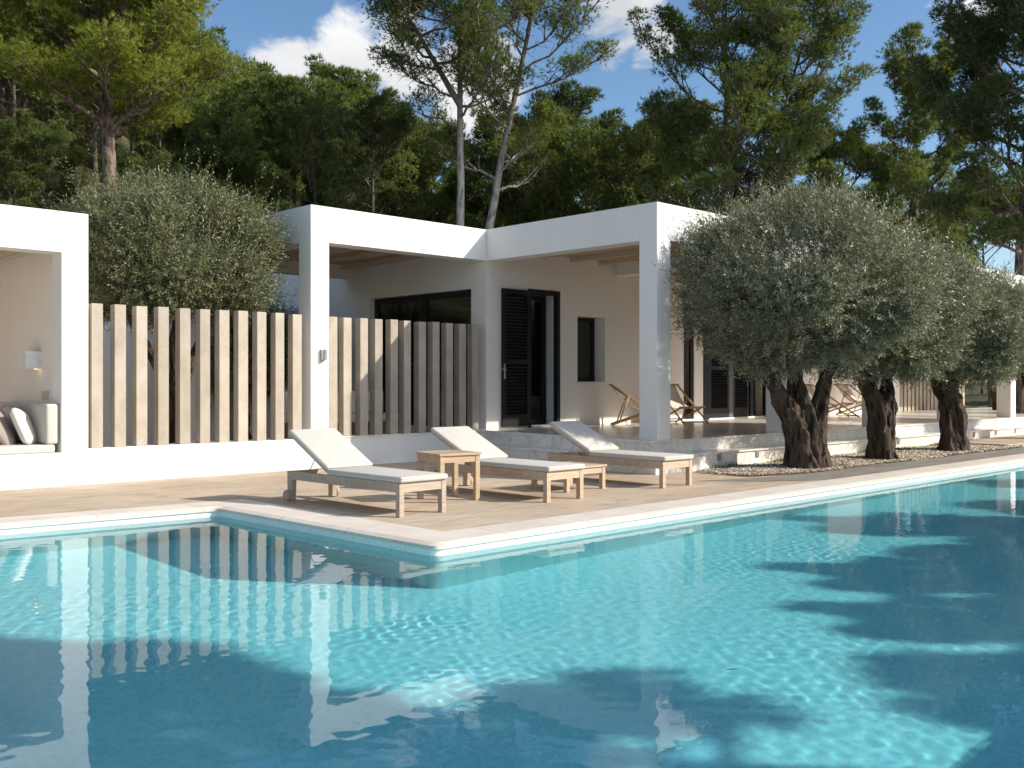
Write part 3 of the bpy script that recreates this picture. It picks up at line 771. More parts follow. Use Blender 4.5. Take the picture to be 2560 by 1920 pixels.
# wall lamp in the pavilion (lit) and its warm spill
LAMPWARM = None
def lamps():
    t = NT('lamp_glow'); e = t.n('ShaderNodeEmission'); e.inputs[0].default_value = (1, .55, .18, 1); e.inputs[1].default_value = 3
    t.l(e.outputs[0], t.out.inputs['Surface']); glow = t.m
    wl = empty('wall_lamp', (4.799, 14.487, 1.66), 'square white plaster wall lamp glowing below over the daybed', 'lamp')
    m = MB(); m.box(-.197, -.17, -.12, -.185, .17, .12); m.box(-.185, -.17, -.12, 0, -.158, .12); m.box(-.185, .158, -.12, 0, .17, .12); m.box(-.185, -.158, -.108, -.005, .158, -.10)
    m.build('shade', PLASTIC, wl)
    m = MB(); m.box(-.075, -.15, -.124, -.03, -.11, -.1085); m.build('bulb', glow, wl)
    sc = empty('wall_sconce', (8.758, 13.449, 1.795), 'brushed steel half round wall sconce on the sunlit porch column', 'sconce')
    m = MB(); n = 12; pts = [(.045*math.sin(math.pi*(k/n-.5)), -.02-.075*math.cos(math.pi*(k/n-.5))) for k in range(n+1)]
    m.prism([(-.045, -.012)]+pts+[(.045, -.012)], 'z', -.082, .082); m.build('housing', STEEL, sc)
    m = MB(); m.box(-.052, -.012, -.085, .052, 0, .085); m.build('back_plate', STEEL, sc)
lamps()

# ------------------------------------------------------------------ low walls and concrete slat screens
m = MB(); m.box(5.1075, 13.45, -.02, 8.539, 13.79, .475); o = m.build('low_wall', PLASTER)
tag(o, 'low white garden wall under the sunlit concrete screen', 'wall')
m = MB(); m.box(8.881, 13.47, 0, 12.058, 13.79, .465); o = m.build('low_wall', PLASTER, None); lw = o
tag(o, 'low white wall with a tiled cap under the shaded concrete screen', 'wall')
m = MB(); m.box(8.881, 13.45, .4655, 12.04, 13.80, .487); c = m.build('cap', MARBLE, lw)

def screen(name, label, x0s, y0, z0, z1, w, d, parentloc, cut0=None):
    root = empty(name, parentloc, label, 'screen')
    rnd = random.Random(name+label)
    for i, x in enumerate(x0s):
        m = MB(); xx = x+rnd.uniform(-.006, .006); dy = rnd.uniform(-.006, .006)
        m.box(xx, y0+dy, z0, xx+w+rnd.uniform(-.006, .004), y0+dy+d, z1+rnd.uniform(-.008, .008))
        m.build('post', CONC, root, .006, parentloc)
    return root
XS1 = [5.147, 5.457, 5.762, 6.072, 6.379, 6.689, 6.991, 7.300, 7.608, 7.914, 8.226]
screen('slat_screen', 'sunlit concrete post screen left of the porch column', XS1, 13.455, .4755, 2.415, .158, .15, (5.147, 13.455, .4755))
XS2 = [8.90, 9.17, 9.49, 9.79, 10.10, 10.395, 10.71, 11.01, 11.325, 11.63, 11.935]
screen('slat_screen', 'half shaded concrete post screen right of the porch column', XS2, 13.465, .4875, 2.41, .155, .15, (8.88, 13.455, .4875))
XS3 = [29.05+.27*i for i in range(18)]
screen('slat_screen', 'brown shaded post screen far behind the olive trunks', XS3, 13.46, .0, 2.3, .17, .15, (29, 13.46, 0))
# courtyard wall behind the left screen
m = MB(); m.box(1.5, 19.2, 0, 12.266, 19.5, 2.75); tag(m.build('courtyard_wall', PLASTER), 'white courtyard wall behind the left screen', 'wall')

#@@FURN
# ------------------------------------------------------------------ loungers
def lounger(label, x, y, rz, wood, matres=CREAM, recline=26.5):
    """local: x across (0.62), y from the foot (0) to the head (2.05); near corner of the foot at the origin"""
    W, L_, H = .62, 2.06, .345
    root = empty('sun_lounger', (x, y, 0), label, 'sun lounger', rz, 'sun loungers on the pool deck')
    lw = .062
    for i, (lx, ly) in enumerate(((0, 0), (W-lw, 0), (0, L_-.10), (W-lw, L_-.10))):
        m = MB(); 
        if i < 2: m.box(lx, ly, 0, lx+lw, ly+lw, H-.003)
        else:
            m.prism([(ly+.012, 0.01), (ly+.095, 0.01), (ly+.10, H-.003), (ly-.012, H-.003), (ly, H-.11)], 'x', lx, lx+lw)
        m.build('leg', wood, root, .004)
    m = MB(); t = .032; z0, z1 = H-.098, H
    m.box(.004, lw, z0, .004+t, L_-.03, z1); m.box(W-.004-t, lw, z0, W-.004, L_-.03, z1)
    m.box(lw, .006, z0, W-lw, .006+t, z1-.002); m.box(t+.004, L_-.07, z0, W-t-.004, L_-.04, z1-.004)
    for k in range(7):
        yy = .10+k*.155; m.box(t+.005, yy, z1-.022, W-t-.005, yy+.09, z1-.004)
    m.box(t+.005, 1.60, z0+.01, W-t-.005, 1.64, z0+.04)
    m.build('frame', wood, root, .003)
    hinge = 1.285; a = R(recline); bl = .84
    B = Matrix.Translation((0, hinge, H+.004)) @ Matrix.Rotation(a, 4, 'X')
    m = MB(); m.box(.03, 0, 0, .075, bl, .03, 0, B); m.box(W-.075, 0, 0, W-.03, bl, .03, 0, B)
    for k in range(6): m.box(.076, .03+k*.135, .006, W-.076, .03+k*.135+.07, .026, 0, B)
    bf = m.build('backrest_frame', wood, root, .002)
    for sx in (.085, W-.085):
        st = MB(); q = B @ Vector((sx, .36, .0)); st.tube([(sx, hinge+.50, H-.05), q], .006, 6)
        st.build('prop', STEEL, bf)
    s = slab_cushion('seat_cushion', -.005, -.03, H+.001, W+.005, hinge-.012, H+.062, matres, root, (0,0,0), .022)
    piping(-.004, -.029, W+.004, hinge-.013, H+.044).build('piping', CREAM, s)
    m = MB(); m.box(-.005, .012, .031, W+.005, bl+.02, .093, 0, B)
    b = m.build('back_cushion', matres, root, .022, None, 4); b.data.polygons.foreach_set('use_smooth', [True]*len(b.data.polygons))
    piping(-.004, .013, W+.004, bl+.019, .075, B).build('piping', CREAM, b)
    for sx in (-.022, W+.022):
        m = MB(); m.tube([(sx-.018, L_-.035, .065), (sx+.018, L_-.035, .065)], .063, 20); w_ = m.build('wheel', wood, root, .004)
        h = MB(); h.tube([(sx-.024, L_-.035, .065), (sx+.024, L_-.035, .065)], .014, 10); h.build('hub', STEEL, w_)
    return root
def sub_cushion(o, amp): pass
def piping(x0, y0, x1, y1, z, M=None):
    m = MB(); r = .004; q = .012
    pts = [(x0+q, y0, z), (x1-q, y0, z), (x1, y0+q, z), (x1, y1-q, z), (x1-q, y1, z), (x0+q, y1, z), (x0, y1-q, z), (x0, y0+q, z), (x0+q, y0, z)]
    m.tube([(M @ Vector(p)) if M is not None else p for p in pts], r, 6, 0, False); return m
lounger('grey weathered teak lounger nearest the pool corner, left of the three', 6.08, 7.955, R(1.0), TEAK_GREY, CREAM, 27)
lounger('brown teak lounger in the middle, behind the square side table', 8.035, 7.80, R(.5), TEAK, CREAM, 24.5)
lounger('right hand teak lounger with dappled shade on its raised back', 10.19, 7.83, R(-.5), TEAK, CREAM, 25.5)

def side_table(label, x, y, rz, wood, S=.50, H=.44, D=None):
    root = empty('side_table', (x, y, 0), label, 'side table', rz, 'teak side tables between the loungers')
    D = D or S; lw = .058
    for lx, ly in ((.015, .015), (S-lw-.015, .015), (.015, D-lw-.015), (S-lw-.015, D-lw-.015)):
        m = MB(); m.box(lx, ly, 0, lx+lw, ly+lw, H-.026); m.build('leg', wood, root, .004)
    m = MB(); t = .024; z0, z1 = H-.105, H-.027
    m.box(lw+.015, .022, z0, S-lw-.015, .022+t, z1); m.box(lw+.015, D-.022-t, z0, S-lw-.015, D-.022, z1)
    m.box(.022, lw+.015, z0, .022+t, D-lw-.015, z1); m.box(S-.022-t, lw+.015, z0, S-.022, D-lw-.015, z1)
    m.build('apron', wood, root, .003)
    m = MB(); m.box(0, 0, H-.025, .055, D, H); m.box(S-.055, 0, H-.025, S, D, H); m.box(.056, 0, H-.025, S-.056, .055, H); m.box(.056, D-.055, H-.025, S-.056, D, H)
    k = 5; pw = (S-.116)/k
    for q in range(k):
        x0 = .06+q*pw; m.box(x0, .056, H-.022, x0+pw-.007, D-.056, H-.002)
    m.build('table_top', wood, root, .003)
    return root
side_table('tall square teak side table between the left and middle loungers', 7.13, 8.59, R(-9), TEAK_WARM, .56, .55)
side_table('low teak side table half hidden between the middle and right loungers', 8.93, 8.33, R(-1), TEAK, .74, .31, .66)

# ------------------------------------------------------------------ deck chairs on the terrace
def deck_chair(label, x, y, heading):
    """local +x forward"""
    root = empty('deck_chair', (x, y, FZ(y)), label, 'deck chair', heading, 'bamboo deck chairs on the terrace')
    w = .29; r = .019
    A0, A1 = (-.62, .82), (.58, .02); B0, B1 = (-.60, .02), (.42, .36)
    m = MB()
    for s in (-1, 1): m.tube([(A0[0], s*w, A0[1]), (A1[0], s*w, A1[1])], r, 8)
    m.tube([(A0[0], -w-.03, A0[1]), (A0[0], w+.03, A0[1])], r*.9, 8); m.tube([(A1[0]-.06, -w, A1[1]+.04), (A1[0]-.06, w, A1[1]+.04)], r*.8, 8)
    m.build('back_frame', BAMBOO, root)
    m = MB(); w2 = w-.045
    for s in (-1, 1): m.tube([(B0[0], s*w2, B0[1]), (B1[0], s*w2, B1[1])], r, 8)
    m.tube([(B1[0], -w-.02, B1[1]), (B1[0], w+.02, B1[1])], r*.9, 8); m.tube([(B0[0]+.06, -w2, B0[1]+.02), (B0[0]+.06, w2, B0[1]+.02)], r*.8, 8)
    m.build('seat_frame', BAMBOO, root)
    m = MB()
    for s in (-1, 1):
        m.tube([(-.27, s*(w+.03), .585), (-.46, s*(w+.03), .075)], r*.85, 8)
    m.tube([(-.45, -w-.03, .09), (-.45, w+.03, .09)], r*.7, 8)
    m.build('prop', BAMBOO, root)
    n, k = 16, 6; vs = []; fs = []
    for i in range(n+1):
        t = i/n; X = A0[0]*(1-t)+B1[0]*t; Z = A0[1]*(1-t)+B1[1]*t
        sag = .23*math.sin(math.pi*t**.9)
        for j in range(k+1):
            vs.append((X-.35*sag*.4, (-1+2*j/k)*(w-.05), Z-sag-.006*math.sin(math.pi*j/k)))
    for i in range(n):
        for j in range(k): a = i*(k+1)+j; fs.append((a, a+1, a+k+2, a+k+1))
    m = MB(); m.add(vs, fs, 0, True); o = m.build('sling', CANVAS, root)
    sm = o.modifiers.new('thick', 'SOLIDIFY'); sm.thickness = .006
    return root
deck_chair('bamboo deck chair left of the porch corner column, seen side on', 15.75, 12.65, R(-46))
deck_chair('bamboo deck chair just right of the porch corner column', 16.95, 12.55, R(-111))
deck_chair('bamboo deck chair seen side on between the first two olive trunks', 22.6, 12.2, R(-38))
deck_chair('farthest bamboo deck chair, half hidden by the second olive trunk', 24.9, 12.6, R(-100))

# bench in the left porch, seen between the posts
bn = empty('garden_sofa', (9.3, 15.0, .0), 'low brown wicker sofa with white cushions behind the post screens', 'sofa')
m = MB(); m.box(0, 0, .25, 2.2, .8, .62); m.box(0, .66, .62, 2.2, .8, .95)
for x in (.02, 2.12):
    for y in (.02, .72): m.box(x, y, 0, x+.06, y+.06, .25)
m.build('frame', WICKER, bn, .01)
slab_cushion('seat_cushion', .03, .02, .625, 2.17, .64, .78, IVORY, bn)
slab_cushion('back_cushion', .03, .50, .782, 2.17, .655, 1.2, IVORY, bn)

# step lights in the lower riser
for i, (x, lab) in enumerate(((13.16, 'grey step light nearest the right lounger'), (14.25, 'grey step light just left of the first olive trunk'),
                              (19.41, 'grey step light right of the second olive trunk'), (23.2, 'grey step light just right of the third olive trunk'),
                              (24.5, 'grey step light second from the right edge of the steps'), (25.75, 'grey step light at the far right of the steps'))):
    root = empty('step_light', (x+.06, 9.06, .18), lab, 'step light', 0, 'recessed lights in the lower step')
    m = MB(); m.box(-.055, -.012, -.062, .055, -.001, .062); m.build('plate', STEEL, root, .002)
    m = MB()
    for k in range(4): m.box(-.04, -.018, -.045+k*.024, .04, -.0125, -.033+k*.024)
    m.build('grille', m_simple('grey_grille', (.2,.19,.18), .5) if i == 0 else bpy.data.materials['grey_grille'], root)

#@@TREES
# ------------------------------------------------------------------ plants
def tubes_np(paths, sides=7):
    """[(pts (n,3), radii (n))] -> V, F quads"""
    Vs, Fs, b = [], [], 0
    for pts, rad in paths:
        pts = np.asarray(pts, float); n = len(pts); rad = np.asarray(rad, float)
        t = np.gradient(pts, axis=0); t /= np.linalg.norm(t, axis=1)[:, None]+1e-9
        ref = np.array([0, 0, 1.]) if abs(t[0, 2]) < .8 else np.array([1., 0, 0])
        u = np.cross(t, ref); u /= np.linalg.norm(u, axis=1)[:, None]+1e-9; w = np.cross(t, u)
        a = np.linspace(0, 2*np.pi, sides, endpoint=False)
        ring = pts[:, None] + rad[:, None, None]*(u[:, None]*np.cos(a)[None, :, None]+w[:, None]*np.sin(a)[None, :, None])
        Vs.append(ring.reshape(-1, 3))
        i, j = np.meshgrid(np.arange(n-1), np.arange(sides), indexing='ij'); j2 = (j+1) % sides
        Fs.append(np.stack([i*sides+j, i*sides+j2, (i+1)*sides+j2, (i+1)*sides+j], -1).reshape(-1, 4)+b); b += n*sides
    return np.concatenate(Vs), np.concatenate(Fs)
def unit(v): return v/(np.linalg.norm(v, axis=-1, keepdims=True)+1e-9)
def blades(P, D, length, width, rng, N=None):
    """one thin triangle per row: base at P pointing along D, facing roughly along N"""
    n = len(P); side = unit(np.cross(D, rng.normal(size=(n, 3)) if N is None else N+rng.normal(0, .45, (n, 3))))
    w = (width*rng.uniform(.7, 1.2, n))[:, None]; l = (length*rng.uniform(.7, 1.25, n))[:, None]
    V = np.stack([P-side*w, P+side*w, P+D*l], 1).reshape(-1, 3)
    return V, np.arange(3*n).reshape(-1, 3)

def pine_arrays(seed, H=10, r=.18, cb=.35, RX=3.0, limbs=26, sec=8, tufts=9, nb=12, bl=.16, bw=.010, lean=(0, 0), prof='round', fork=None, up=.35, gap=0., twigs=1.0, pad=1.0):
    rng = np.random.default_rng(seed)
    ts = np.linspace(0, 1, 12)
    wob = np.cumsum(rng.normal(0, .018*H/10, (12, 2)), 0); wob[0] = 0
    trunk = np.stack([lean[0]*ts**1.3+wob[:, 0], lean[1]*ts**1.3+wob[:, 1], ts*H], 1)
    rad = r*(1.0-.82*ts); rad[0] *= 1.25
    paths = [(trunk, rad)]
    stems = [(trunk, 1.0, cb)]
    if fork:
        for (t0, az, el, ln) in fork:
            p0 = np.array([np.interp(t0, ts, trunk[:, k]) for k in range(3)])
            s = np.linspace(0, 1, 8); d = np.array([math.cos(az)*math.cos(el), math.sin(az)*math.cos(el), math.sin(el)])
            pts = p0 + s[:, None]*ln*d + (s**2)[:, None]*np.array([0, 0, .15*ln]) + np.cumsum(rng.normal(0, .012*ln, (8, 3)), 0)*s[:, None]
            paths.append((pts, r*.62*(1-.8*s))); stems.append((pts, .8, .25))
    C0, Dn, S0, T0, N0 = [], [], [], [], []
    def prof_r(t):
        if prof == 'round': return math.sqrt(max(0.02, 1-((t-.42)/.62)**2))
        if prof == 'umbrella': return .45+.75*t if t < .7 else .98*math.sqrt(max(.02, 1-((t-.7)/.34)**2))
        return (1-t*.85)
    twP, twD = [], []
    for (st, scale, cb_) in stems:
        nl = int(limbs*scale); ga = rng.uniform(0, 6.28)
        for i in range(nl):
            q = (i+.5)/nl; tt = cb_+(1-cb_)*(q**.9); ga += 2.4+rng.normal(0, .4)
            f = tt*(len(st)-1); k = min(int(f), len(st)-2); p0 = st[k]+(st[k+1]-st[k])*(f-k)
            if rng.random() < gap: continue
            L = RX*scale*prof_r(q)*rng.uniform(.72, 1.12)
            el = R(rng.uniform(2, 28)+35*q)
            d = np.array([math.cos(ga)*math.cos(el), math.sin(ga)*math.cos(el), math.sin(el)])
            s = np.linspace(0, 1, 7)
            jit = np.cumsum(rng.normal(0, .035*L, (7, 3)), 0); jit[0] = 0
            pts = p0 + s[:, None]*L*d + (s**2)[:, None]*np.array([0, 0, up*L*.6]) - (s*(1-s))[:, None]*np.array([0, 0, .12*L]) + jit*.8
            rr = max(.014, r*.26*(1-.6*q))
            paths.append((pts, rr*(1-.85*s)+.006))
            ns = max(4, int(sec*L/RX*1.25))
            for j in range(ns):
                a = .30+.70*(j+.6)/ns; f2 = a*6; k2 = min(int(f2), 5); b0 = pts[k2]+(pts[k2+1]-pts[k2])*(f2-k2)
                dl = unit(pts[k2+1]-pts[k2]); side = unit(np.cross(dl, np.array([0, 0, 1.])))*(1 if j % 2 else -1)
                sd = unit(dl*.8+side*rng.uniform(.3, 1.0)+np.array([0, 0, rng.uniform(.05, .6)]))
                sl = RX*rng.uniform(.20, .36)*(1.15-.45*a)
                e = np.linspace(0, 1, 4)
                sp = b0+e[:, None]*sl*sd+(e**2)[:, None]*np.array([0, 0, .18*sl])
                paths.append((sp, np.maximum(.022*(1-.8*e)*RX/3, .005)))
                # a rounded pad of needle tufts on the end of the branchlet
                nt = max(4, int(tufts*rng.uniform(.5, 1.5))); pr = RX*.5**.5*rng.uniform(.115, .20)*pad
                v = unit(rng.normal(size=(nt, 3))+np.array([0, 0, .35])); rr_ = (.35+.65*rng.random(nt)**.5)*(1+.25*rng.normal(size=nt)*.6)
                c = b0+sl*.78*sd+np.array([0, 0, .12*sl])
                P = c+v*(pr*rr_)[:, None]*np.array([1.15, 1.15, .68])
                C0.append(P); Dn.append(unit(v*.85+sd[None]*.25+np.array([0, 0, .40])+rng.normal(0, .30, (nt, 3))))
                N0.append(unit(v*.8+unit(c-p0)*.4+np.array([0, 0, .45]))); S0.append(np.full(nt, q)); T0.append(np.full(nt, rng.uniform(-.22, .22)))
                nw = int(5*twigs); uw = rng.uniform(.1, .9, nw)
                twP.append(b0+uw[:, None]*sl*sd); twD.append(unit(sd[None]+rng.normal(0, .7, (nw, 3))))
            nw = int(10*twigs); uw = rng.uniform(.15, .8, nw)
            fi = (uw*6).astype(int); twP.append(pts[fi]); twD.append(unit(d[None]+rng.normal(0, .9, (nw, 3))))
    P = np.concatenate(C0); D = np.concatenate(Dn); tint = np.concatenate(T0)
    n = len(P)
    PP = np.repeat(P, nb, 0); DD = unit(np.repeat(D, nb, 0)*.9+rng.normal(0, .48, (n*nb, 3)))
    LV, LF = blades(PP, DD, bl, bw, rng, np.repeat(np.concatenate(N0), nb, 0))
    tt = np.clip(.5+np.repeat(tint, nb)+rng.normal(0, .16, n*nb)+np.repeat(rng.normal(0, .12, n), nb), 0, 1)
    WV, WF = tubes_np(paths, 6)
    TP = np.concatenate(twP); TD = np.concatenate(twD)
    TV, TF = blades(TP, TD, .42*RX/3, .009*RX/3, rng)
    return dict(WV=WV, WF=WF, LV=LV, LF=LF, LT=np.repeat(tt, 3), TV=TV, TF=TF)

def pine_from(arr, name, label, loc, rz=0, scale=1.0, leaf=PINE_LEAF, bark=PINE_BARK, group=None, cat='pine tree'):
    root = empty(name, loc, label, cat, rz, group); root.scale = (scale,)*3
    # trunk and limbs (quads) plus bare twigs (triangles as degenerate-free quads)
    tw4 = np.concatenate([arr['TF'], arr['TF'][:, 2:3]], 1)
    tr = np_mesh('trunk', arr['WV'], arr['WF'], bark, root, smooth=True)
    np_mesh('twigs', arr['TV'], arr['TF'], TWIG, tr)
    np_mesh('crown', arr['LV'], arr['LF'], leaf, root, attr=arr['LT'])
    return root
def tree_copy(src, label, loc, rz, scale, group=None):
    c = copy_tree(src); c.location = loc; c.rotation_euler = (0, 0, rz); c.scale = (scale,)*3
    c['label'] = label
    if group: c['group'] = group
    return c
def at(px, depth, z=None):
    """world point on a compass bearing (given as a photo column) at a distance in front of the camera"""
    a = (px-1280)/2489; yaw = R(46.16)
    x = depth*(math.cos(yaw)+math.sin(yaw)*a); y = depth*(math.sin(yaw)-math.cos(yaw)*a)
    return (x, y, float(hill(x, y))-.1 if z is None else z)

HILLG = 'pines in the wood behind the villa'
# --- the single pines that stand out
a1 = pine_arrays(11, H=13.2, r=.29, cb=.47, RX=3.0, limbs=84, sec=11, tufts=84, nb=8, bl=.14, bw=.010, lean=(-.5, .6), prof='round', up=.05, twigs=1.0, pad=1.2)
pine_from(a1, 'pine_tree', 'sunlit golden green pine with thick reddish trunk rising behind the left olive', at(292, 25.5), R(40), 1, PINE_GOLD, PINE_BARK)
a2 = pine_arrays(23, H=17.5, r=.22, cb=.56, RX=4.8, limbs=24, sec=9, tufts=80, nb=8, bl=.16, bw=.012, lean=(.1, .0), prof='umbrella', up=.2, gap=.2, twigs=2.2, fork=[(.62, 2.4, 1.0, 5.0)])
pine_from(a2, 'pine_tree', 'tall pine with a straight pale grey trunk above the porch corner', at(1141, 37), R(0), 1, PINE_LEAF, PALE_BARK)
a3 = pine_arrays(31, H=17.0, r=.24, cb=.46, RX=4.6, limbs=30, sec=9, tufts=80, nb=8, bl=.16, bw=.012, lean=(2.1, -2.0), prof='umbrella', up=.2, gap=.25, twigs=2.4)
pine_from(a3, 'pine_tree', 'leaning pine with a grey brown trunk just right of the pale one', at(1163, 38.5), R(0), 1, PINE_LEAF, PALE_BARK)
a4 = pine_arrays(47, H=15.6, r=.22, cb=.22, RX=3.6, limbs=44, sec=9, tufts=80, nb=8, bl=.16, bw=.012, lean=(.3, .3), prof='round', up=.35, gap=.08, twigs=1.6, fork=[(.30, -.85, 1.2, 8.5)])
pine_from(a4, 'pine_tree', 'big twin stemmed pine rising behind the right porch corner', at(1815, 35), R(0), 1, PINE_LEAF, DARK_BARK)
a5 = pine_arrays(59, H=12.4, r=.24, cb=.28, RX=2.7, limbs=36, sec=9, tufts=72, nb=8, bl=.16, bw=.012, lean=(.1, .1), prof='round', up=.35, gap=.1, twigs=2.2, fork=[(.28, 2.2, .95, 5.5)])
pine_from(a5, 'pine_tree', 'open dark trunked pine behind the olives at the right', at(2290, 36), R(0), 1, PINE_LEAF, DARK_BARK)
a6 = pine_arrays(67, H=12.0, r=.26, cb=.42, RX=3.4, limbs=40, sec=10, tufts=86, nb=8, bl=.16, bw=.012, lean=(.3, -.3), prof='round', up=.25)
pine_from(a6, 'pine_tree', 'dark green pine cut by the right edge of the photo', at(2545, 29), R(0), 1, PINE_DARK, DARK_BARK)

# --- wood behind: three kinds, each copied
k1 = pine_arrays(101, H=9.5, r=.17, cb=.22, RX=3.0, limbs=34, sec=9, tufts=66, nb=7, bl=.19, bw=.017, prof='round', up=.4)
k2 = pine_arrays(113, H=9.0, r=.16, cb=.32, RX=3.2, limbs=30, sec=9, tufts=66, nb=7, bl=.19, bw=.017, prof='umbrella', up=.35, lean=(.8, -.4))
k3 = pine_arrays(127, H=10.5, r=.18, cb=.35, RX=2.7, limbs=28, sec=8, tufts=60, nb=7, bl=.19, bw=.017, prof='round', up=.35, gap=.15, twigs=2.2, lean=(-.5, .5))
KIND = {}
def wood(kind, px, depth, s, label):
    arr, leaf, bark = {'a': (k1, PINE_LEAF, DARK_BARK), 'b': (k2, PINE_LEAF, PINE_BARK), 'c': (k3, PINE_DARK, DARK_BARK)}[kind]
    loc = at(px, depth); rz = (px*.37+depth) % 6.28
    if kind not in KIND: KIND[kind] = pine_from(arr, 'pine_tree', label, loc, rz, s, leaf, bark, HILLG)
    else: tree_copy(KIND[kind], label, loc, rz, s, HILLG)
WOOD = [
 ('c', -90, 58, 1.1, 'pine at the left photo edge behind the golden pine'),
 ('b', 40, 66, 1.0, 'pine on the slope left of the reddish trunk'),
 ('c', 150, 62, 1.0, 'darker pine on the slope behind the golden pine crown'),
 ('a', 400, 46, .85, 'pine with a leaning dark limb right of the reddish trunk'),
 ('b', 20, 36, .50, 'small young pine low on the left slope above the pavilion roof'),
 ('a', 110, 41, .48, 'small bushy pine on the slope just left of the reddish trunk'),
 ('b', 345, 37, .52, 'small pine low on the slope right of the reddish trunk'),
 ('b', 470, 50, .82, 'rounded pine under the clear blue gap at the left'),
 ('a', 560, 43, .85, 'bushy green pine above the tip of the left olive'),
 ('b', 640, 57, .9, 'round topped pine against the cloud left of centre'),
 ('a', 735, 44, 1.02, 'tall dark pine directly behind the left porch corner'),
 ('c', 800, 38, .85, 'pine with bare lower branches behind the left porch roof'),
 ('a', 850, 52, 1.2, 'broad pine left of the pale grey trunk'),
 ('c', 935, 42, .95, 'shaded pine over the middle of the left porch roof'),
 ('b', 1010, 49, 1.1, 'pine between the left porch roof and the pale trunk'),
 ('a', 1080, 58, 1.1, 'pine glimpsed behind the pale grey trunk'),
 ('b', 1260, 50, 1.25, 'pine just right of the leaning grey brown trunk'),
 ('a', 1340, 43, 1.1, 'low pine over the inner corner of the roofs'),
 ('c', 1430, 48, 1.3, 'pine in the middle of the gap right of the tall pair'),
 ('b', 1500, 41, 1.05, 'yellow green pine over the shaded roof beam'),
 ('a', 1570, 50, 1.2, 'pine whose top breaks the sky left of the twin stemmed pine'),
 ('c', 1660, 42, 1.05, 'dark pine left of the twin stemmed trunk'),
 ('a', 1740, 55, .8, 'pine seen under the twin stemmed crown'),
 ('b', 1930, 43, .8, 'bushy pine right of the twin stems'),
 ('c', 2050, 47, .8, 'small pine behind the first olive crown'),
 ('c', 2180, 52, .85, 'thin pine left of the open dark trunk'),
 ('b', 2400, 50, .8, 'pine between the open pine and the right edge'),
 ('c', 2480, 42, .8, 'dark pine over the white roof at the right edge'),
]
for w in WOOD: wood(*w)

# --- pines on the near side of the pool, right of the photographer: their shadows fall across the water
kn = pine_arrays(151, H=7.6, r=.15, cb=.68, RX=1.75, limbs=26, sec=8, tufts=22, nb=12, bl=.22, bw=.02, prof='umbrella', up=.3)
ND = 'pines on the near side of the pool'
pine_from(kn, 'pine_tree', 'flat topped pine outside the photo whose crown shades the near left of the pool', (10.3, -5.2, 0), 0, 1, PINE_LEAF, PINE_BARK, ND)
kr = pine_arrays(163, H=6.4, r=.13, cb=.10, RX=1.25, limbs=40, sec=8, tufts=22, nb=12, bl=.22, bw=.02, prof='round', up=.45)
first = None
for (x, y, sc_, lab) in ((13.3, -4.9, .80, 'young pine outside the photo shading the middle of the pool'), (15.1, -4.9, .89, 'young pine outside the photo casting the long finger of shade'),
                       (16.9, -5.4, .93, 'young pine outside the photo third along the near side'), (18.7, -5.0, 1.04, 'tallest young pine outside the photo shading the far water'), (21.2, -5.2, 1.0, 'young pine outside the photo beyond the right edge'),
                       (24.6, -5.0, 1.08, 'young pine outside the photo last of the near row'), (12.9, -6.4, .88, 'small pine outside the photo at the back of the near row')):
    if first is None: first = pine_from(kr, 'pine_tree', lab, (x, y, 0), .5, sc_, PINE_LEAF, PINE_BARK, ND)
    else: tree_copy(first, lab, (x, y, 0), x*1.7 % 6.28, sc_, ND)

# --- far wood on the hillside: one mass
def far_wood():
    rng = np.random.default_rng(77)
    pr = [pine_arrays(201+i, H=9, r=.16, cb=.25, RX=3.2, limbs=20, sec=6, tufts=16, nb=6, bl=.34, bw=.045, prof=p, up=.4, twigs=.3) for i, p in enumerate(('round', 'umbrella', 'round'))]
    LV, LF, LT, WV, WF = [], [], [], [], []; b = 0; c = 0
    def put(px, dep, s):
        nonlocal b, c
        a = pr[rng.integers(3)]; x, y, z = at(px, dep); th = rng.uniform(0, 6.28); ca, sa = math.cos(th), math.sin(th)
        M = np.array([[ca, -sa, 0], [sa, ca, 0], [0, 0, 1]])*s
        LV.append(a['LV']@M.T+(x, y, z)); LF.append(a['LF']+b); LT.append(np.clip(a['LT']+rng.normal(0, .1), 0, 1)); b += len(a['LV'])
        WV.append(a['WV']@M.T+(x, y, z)); WF.append(a['WF']+c); c += len(a['WV'])
    for i in range(230):
        px = rng.uniform(-150, 1650); dep = rng.uniform(55, 150)
        if px > 1250 and dep > 80: continue
        put(px, dep, rng.uniform(.75, 1.15))
    for i in range(45): put(rng.uniform(1350, 2750), rng.uniform(55, 85), rng.uniform(.55, .8))
    o = np_mesh('wood', np.concatenate(LV), np.concatenate(LF), PINE_LEAF, None, attr=np.concatenate(LT))
    tag(o, 'dense pine wood covering the far hillside', 'wood', kind='stuff')
    t = np_mesh('trunks', np.concatenate(WV), np.concatenate(WF), DARK_BARK, o, smooth=True); tag(t, kind='stuff')
far_wood()

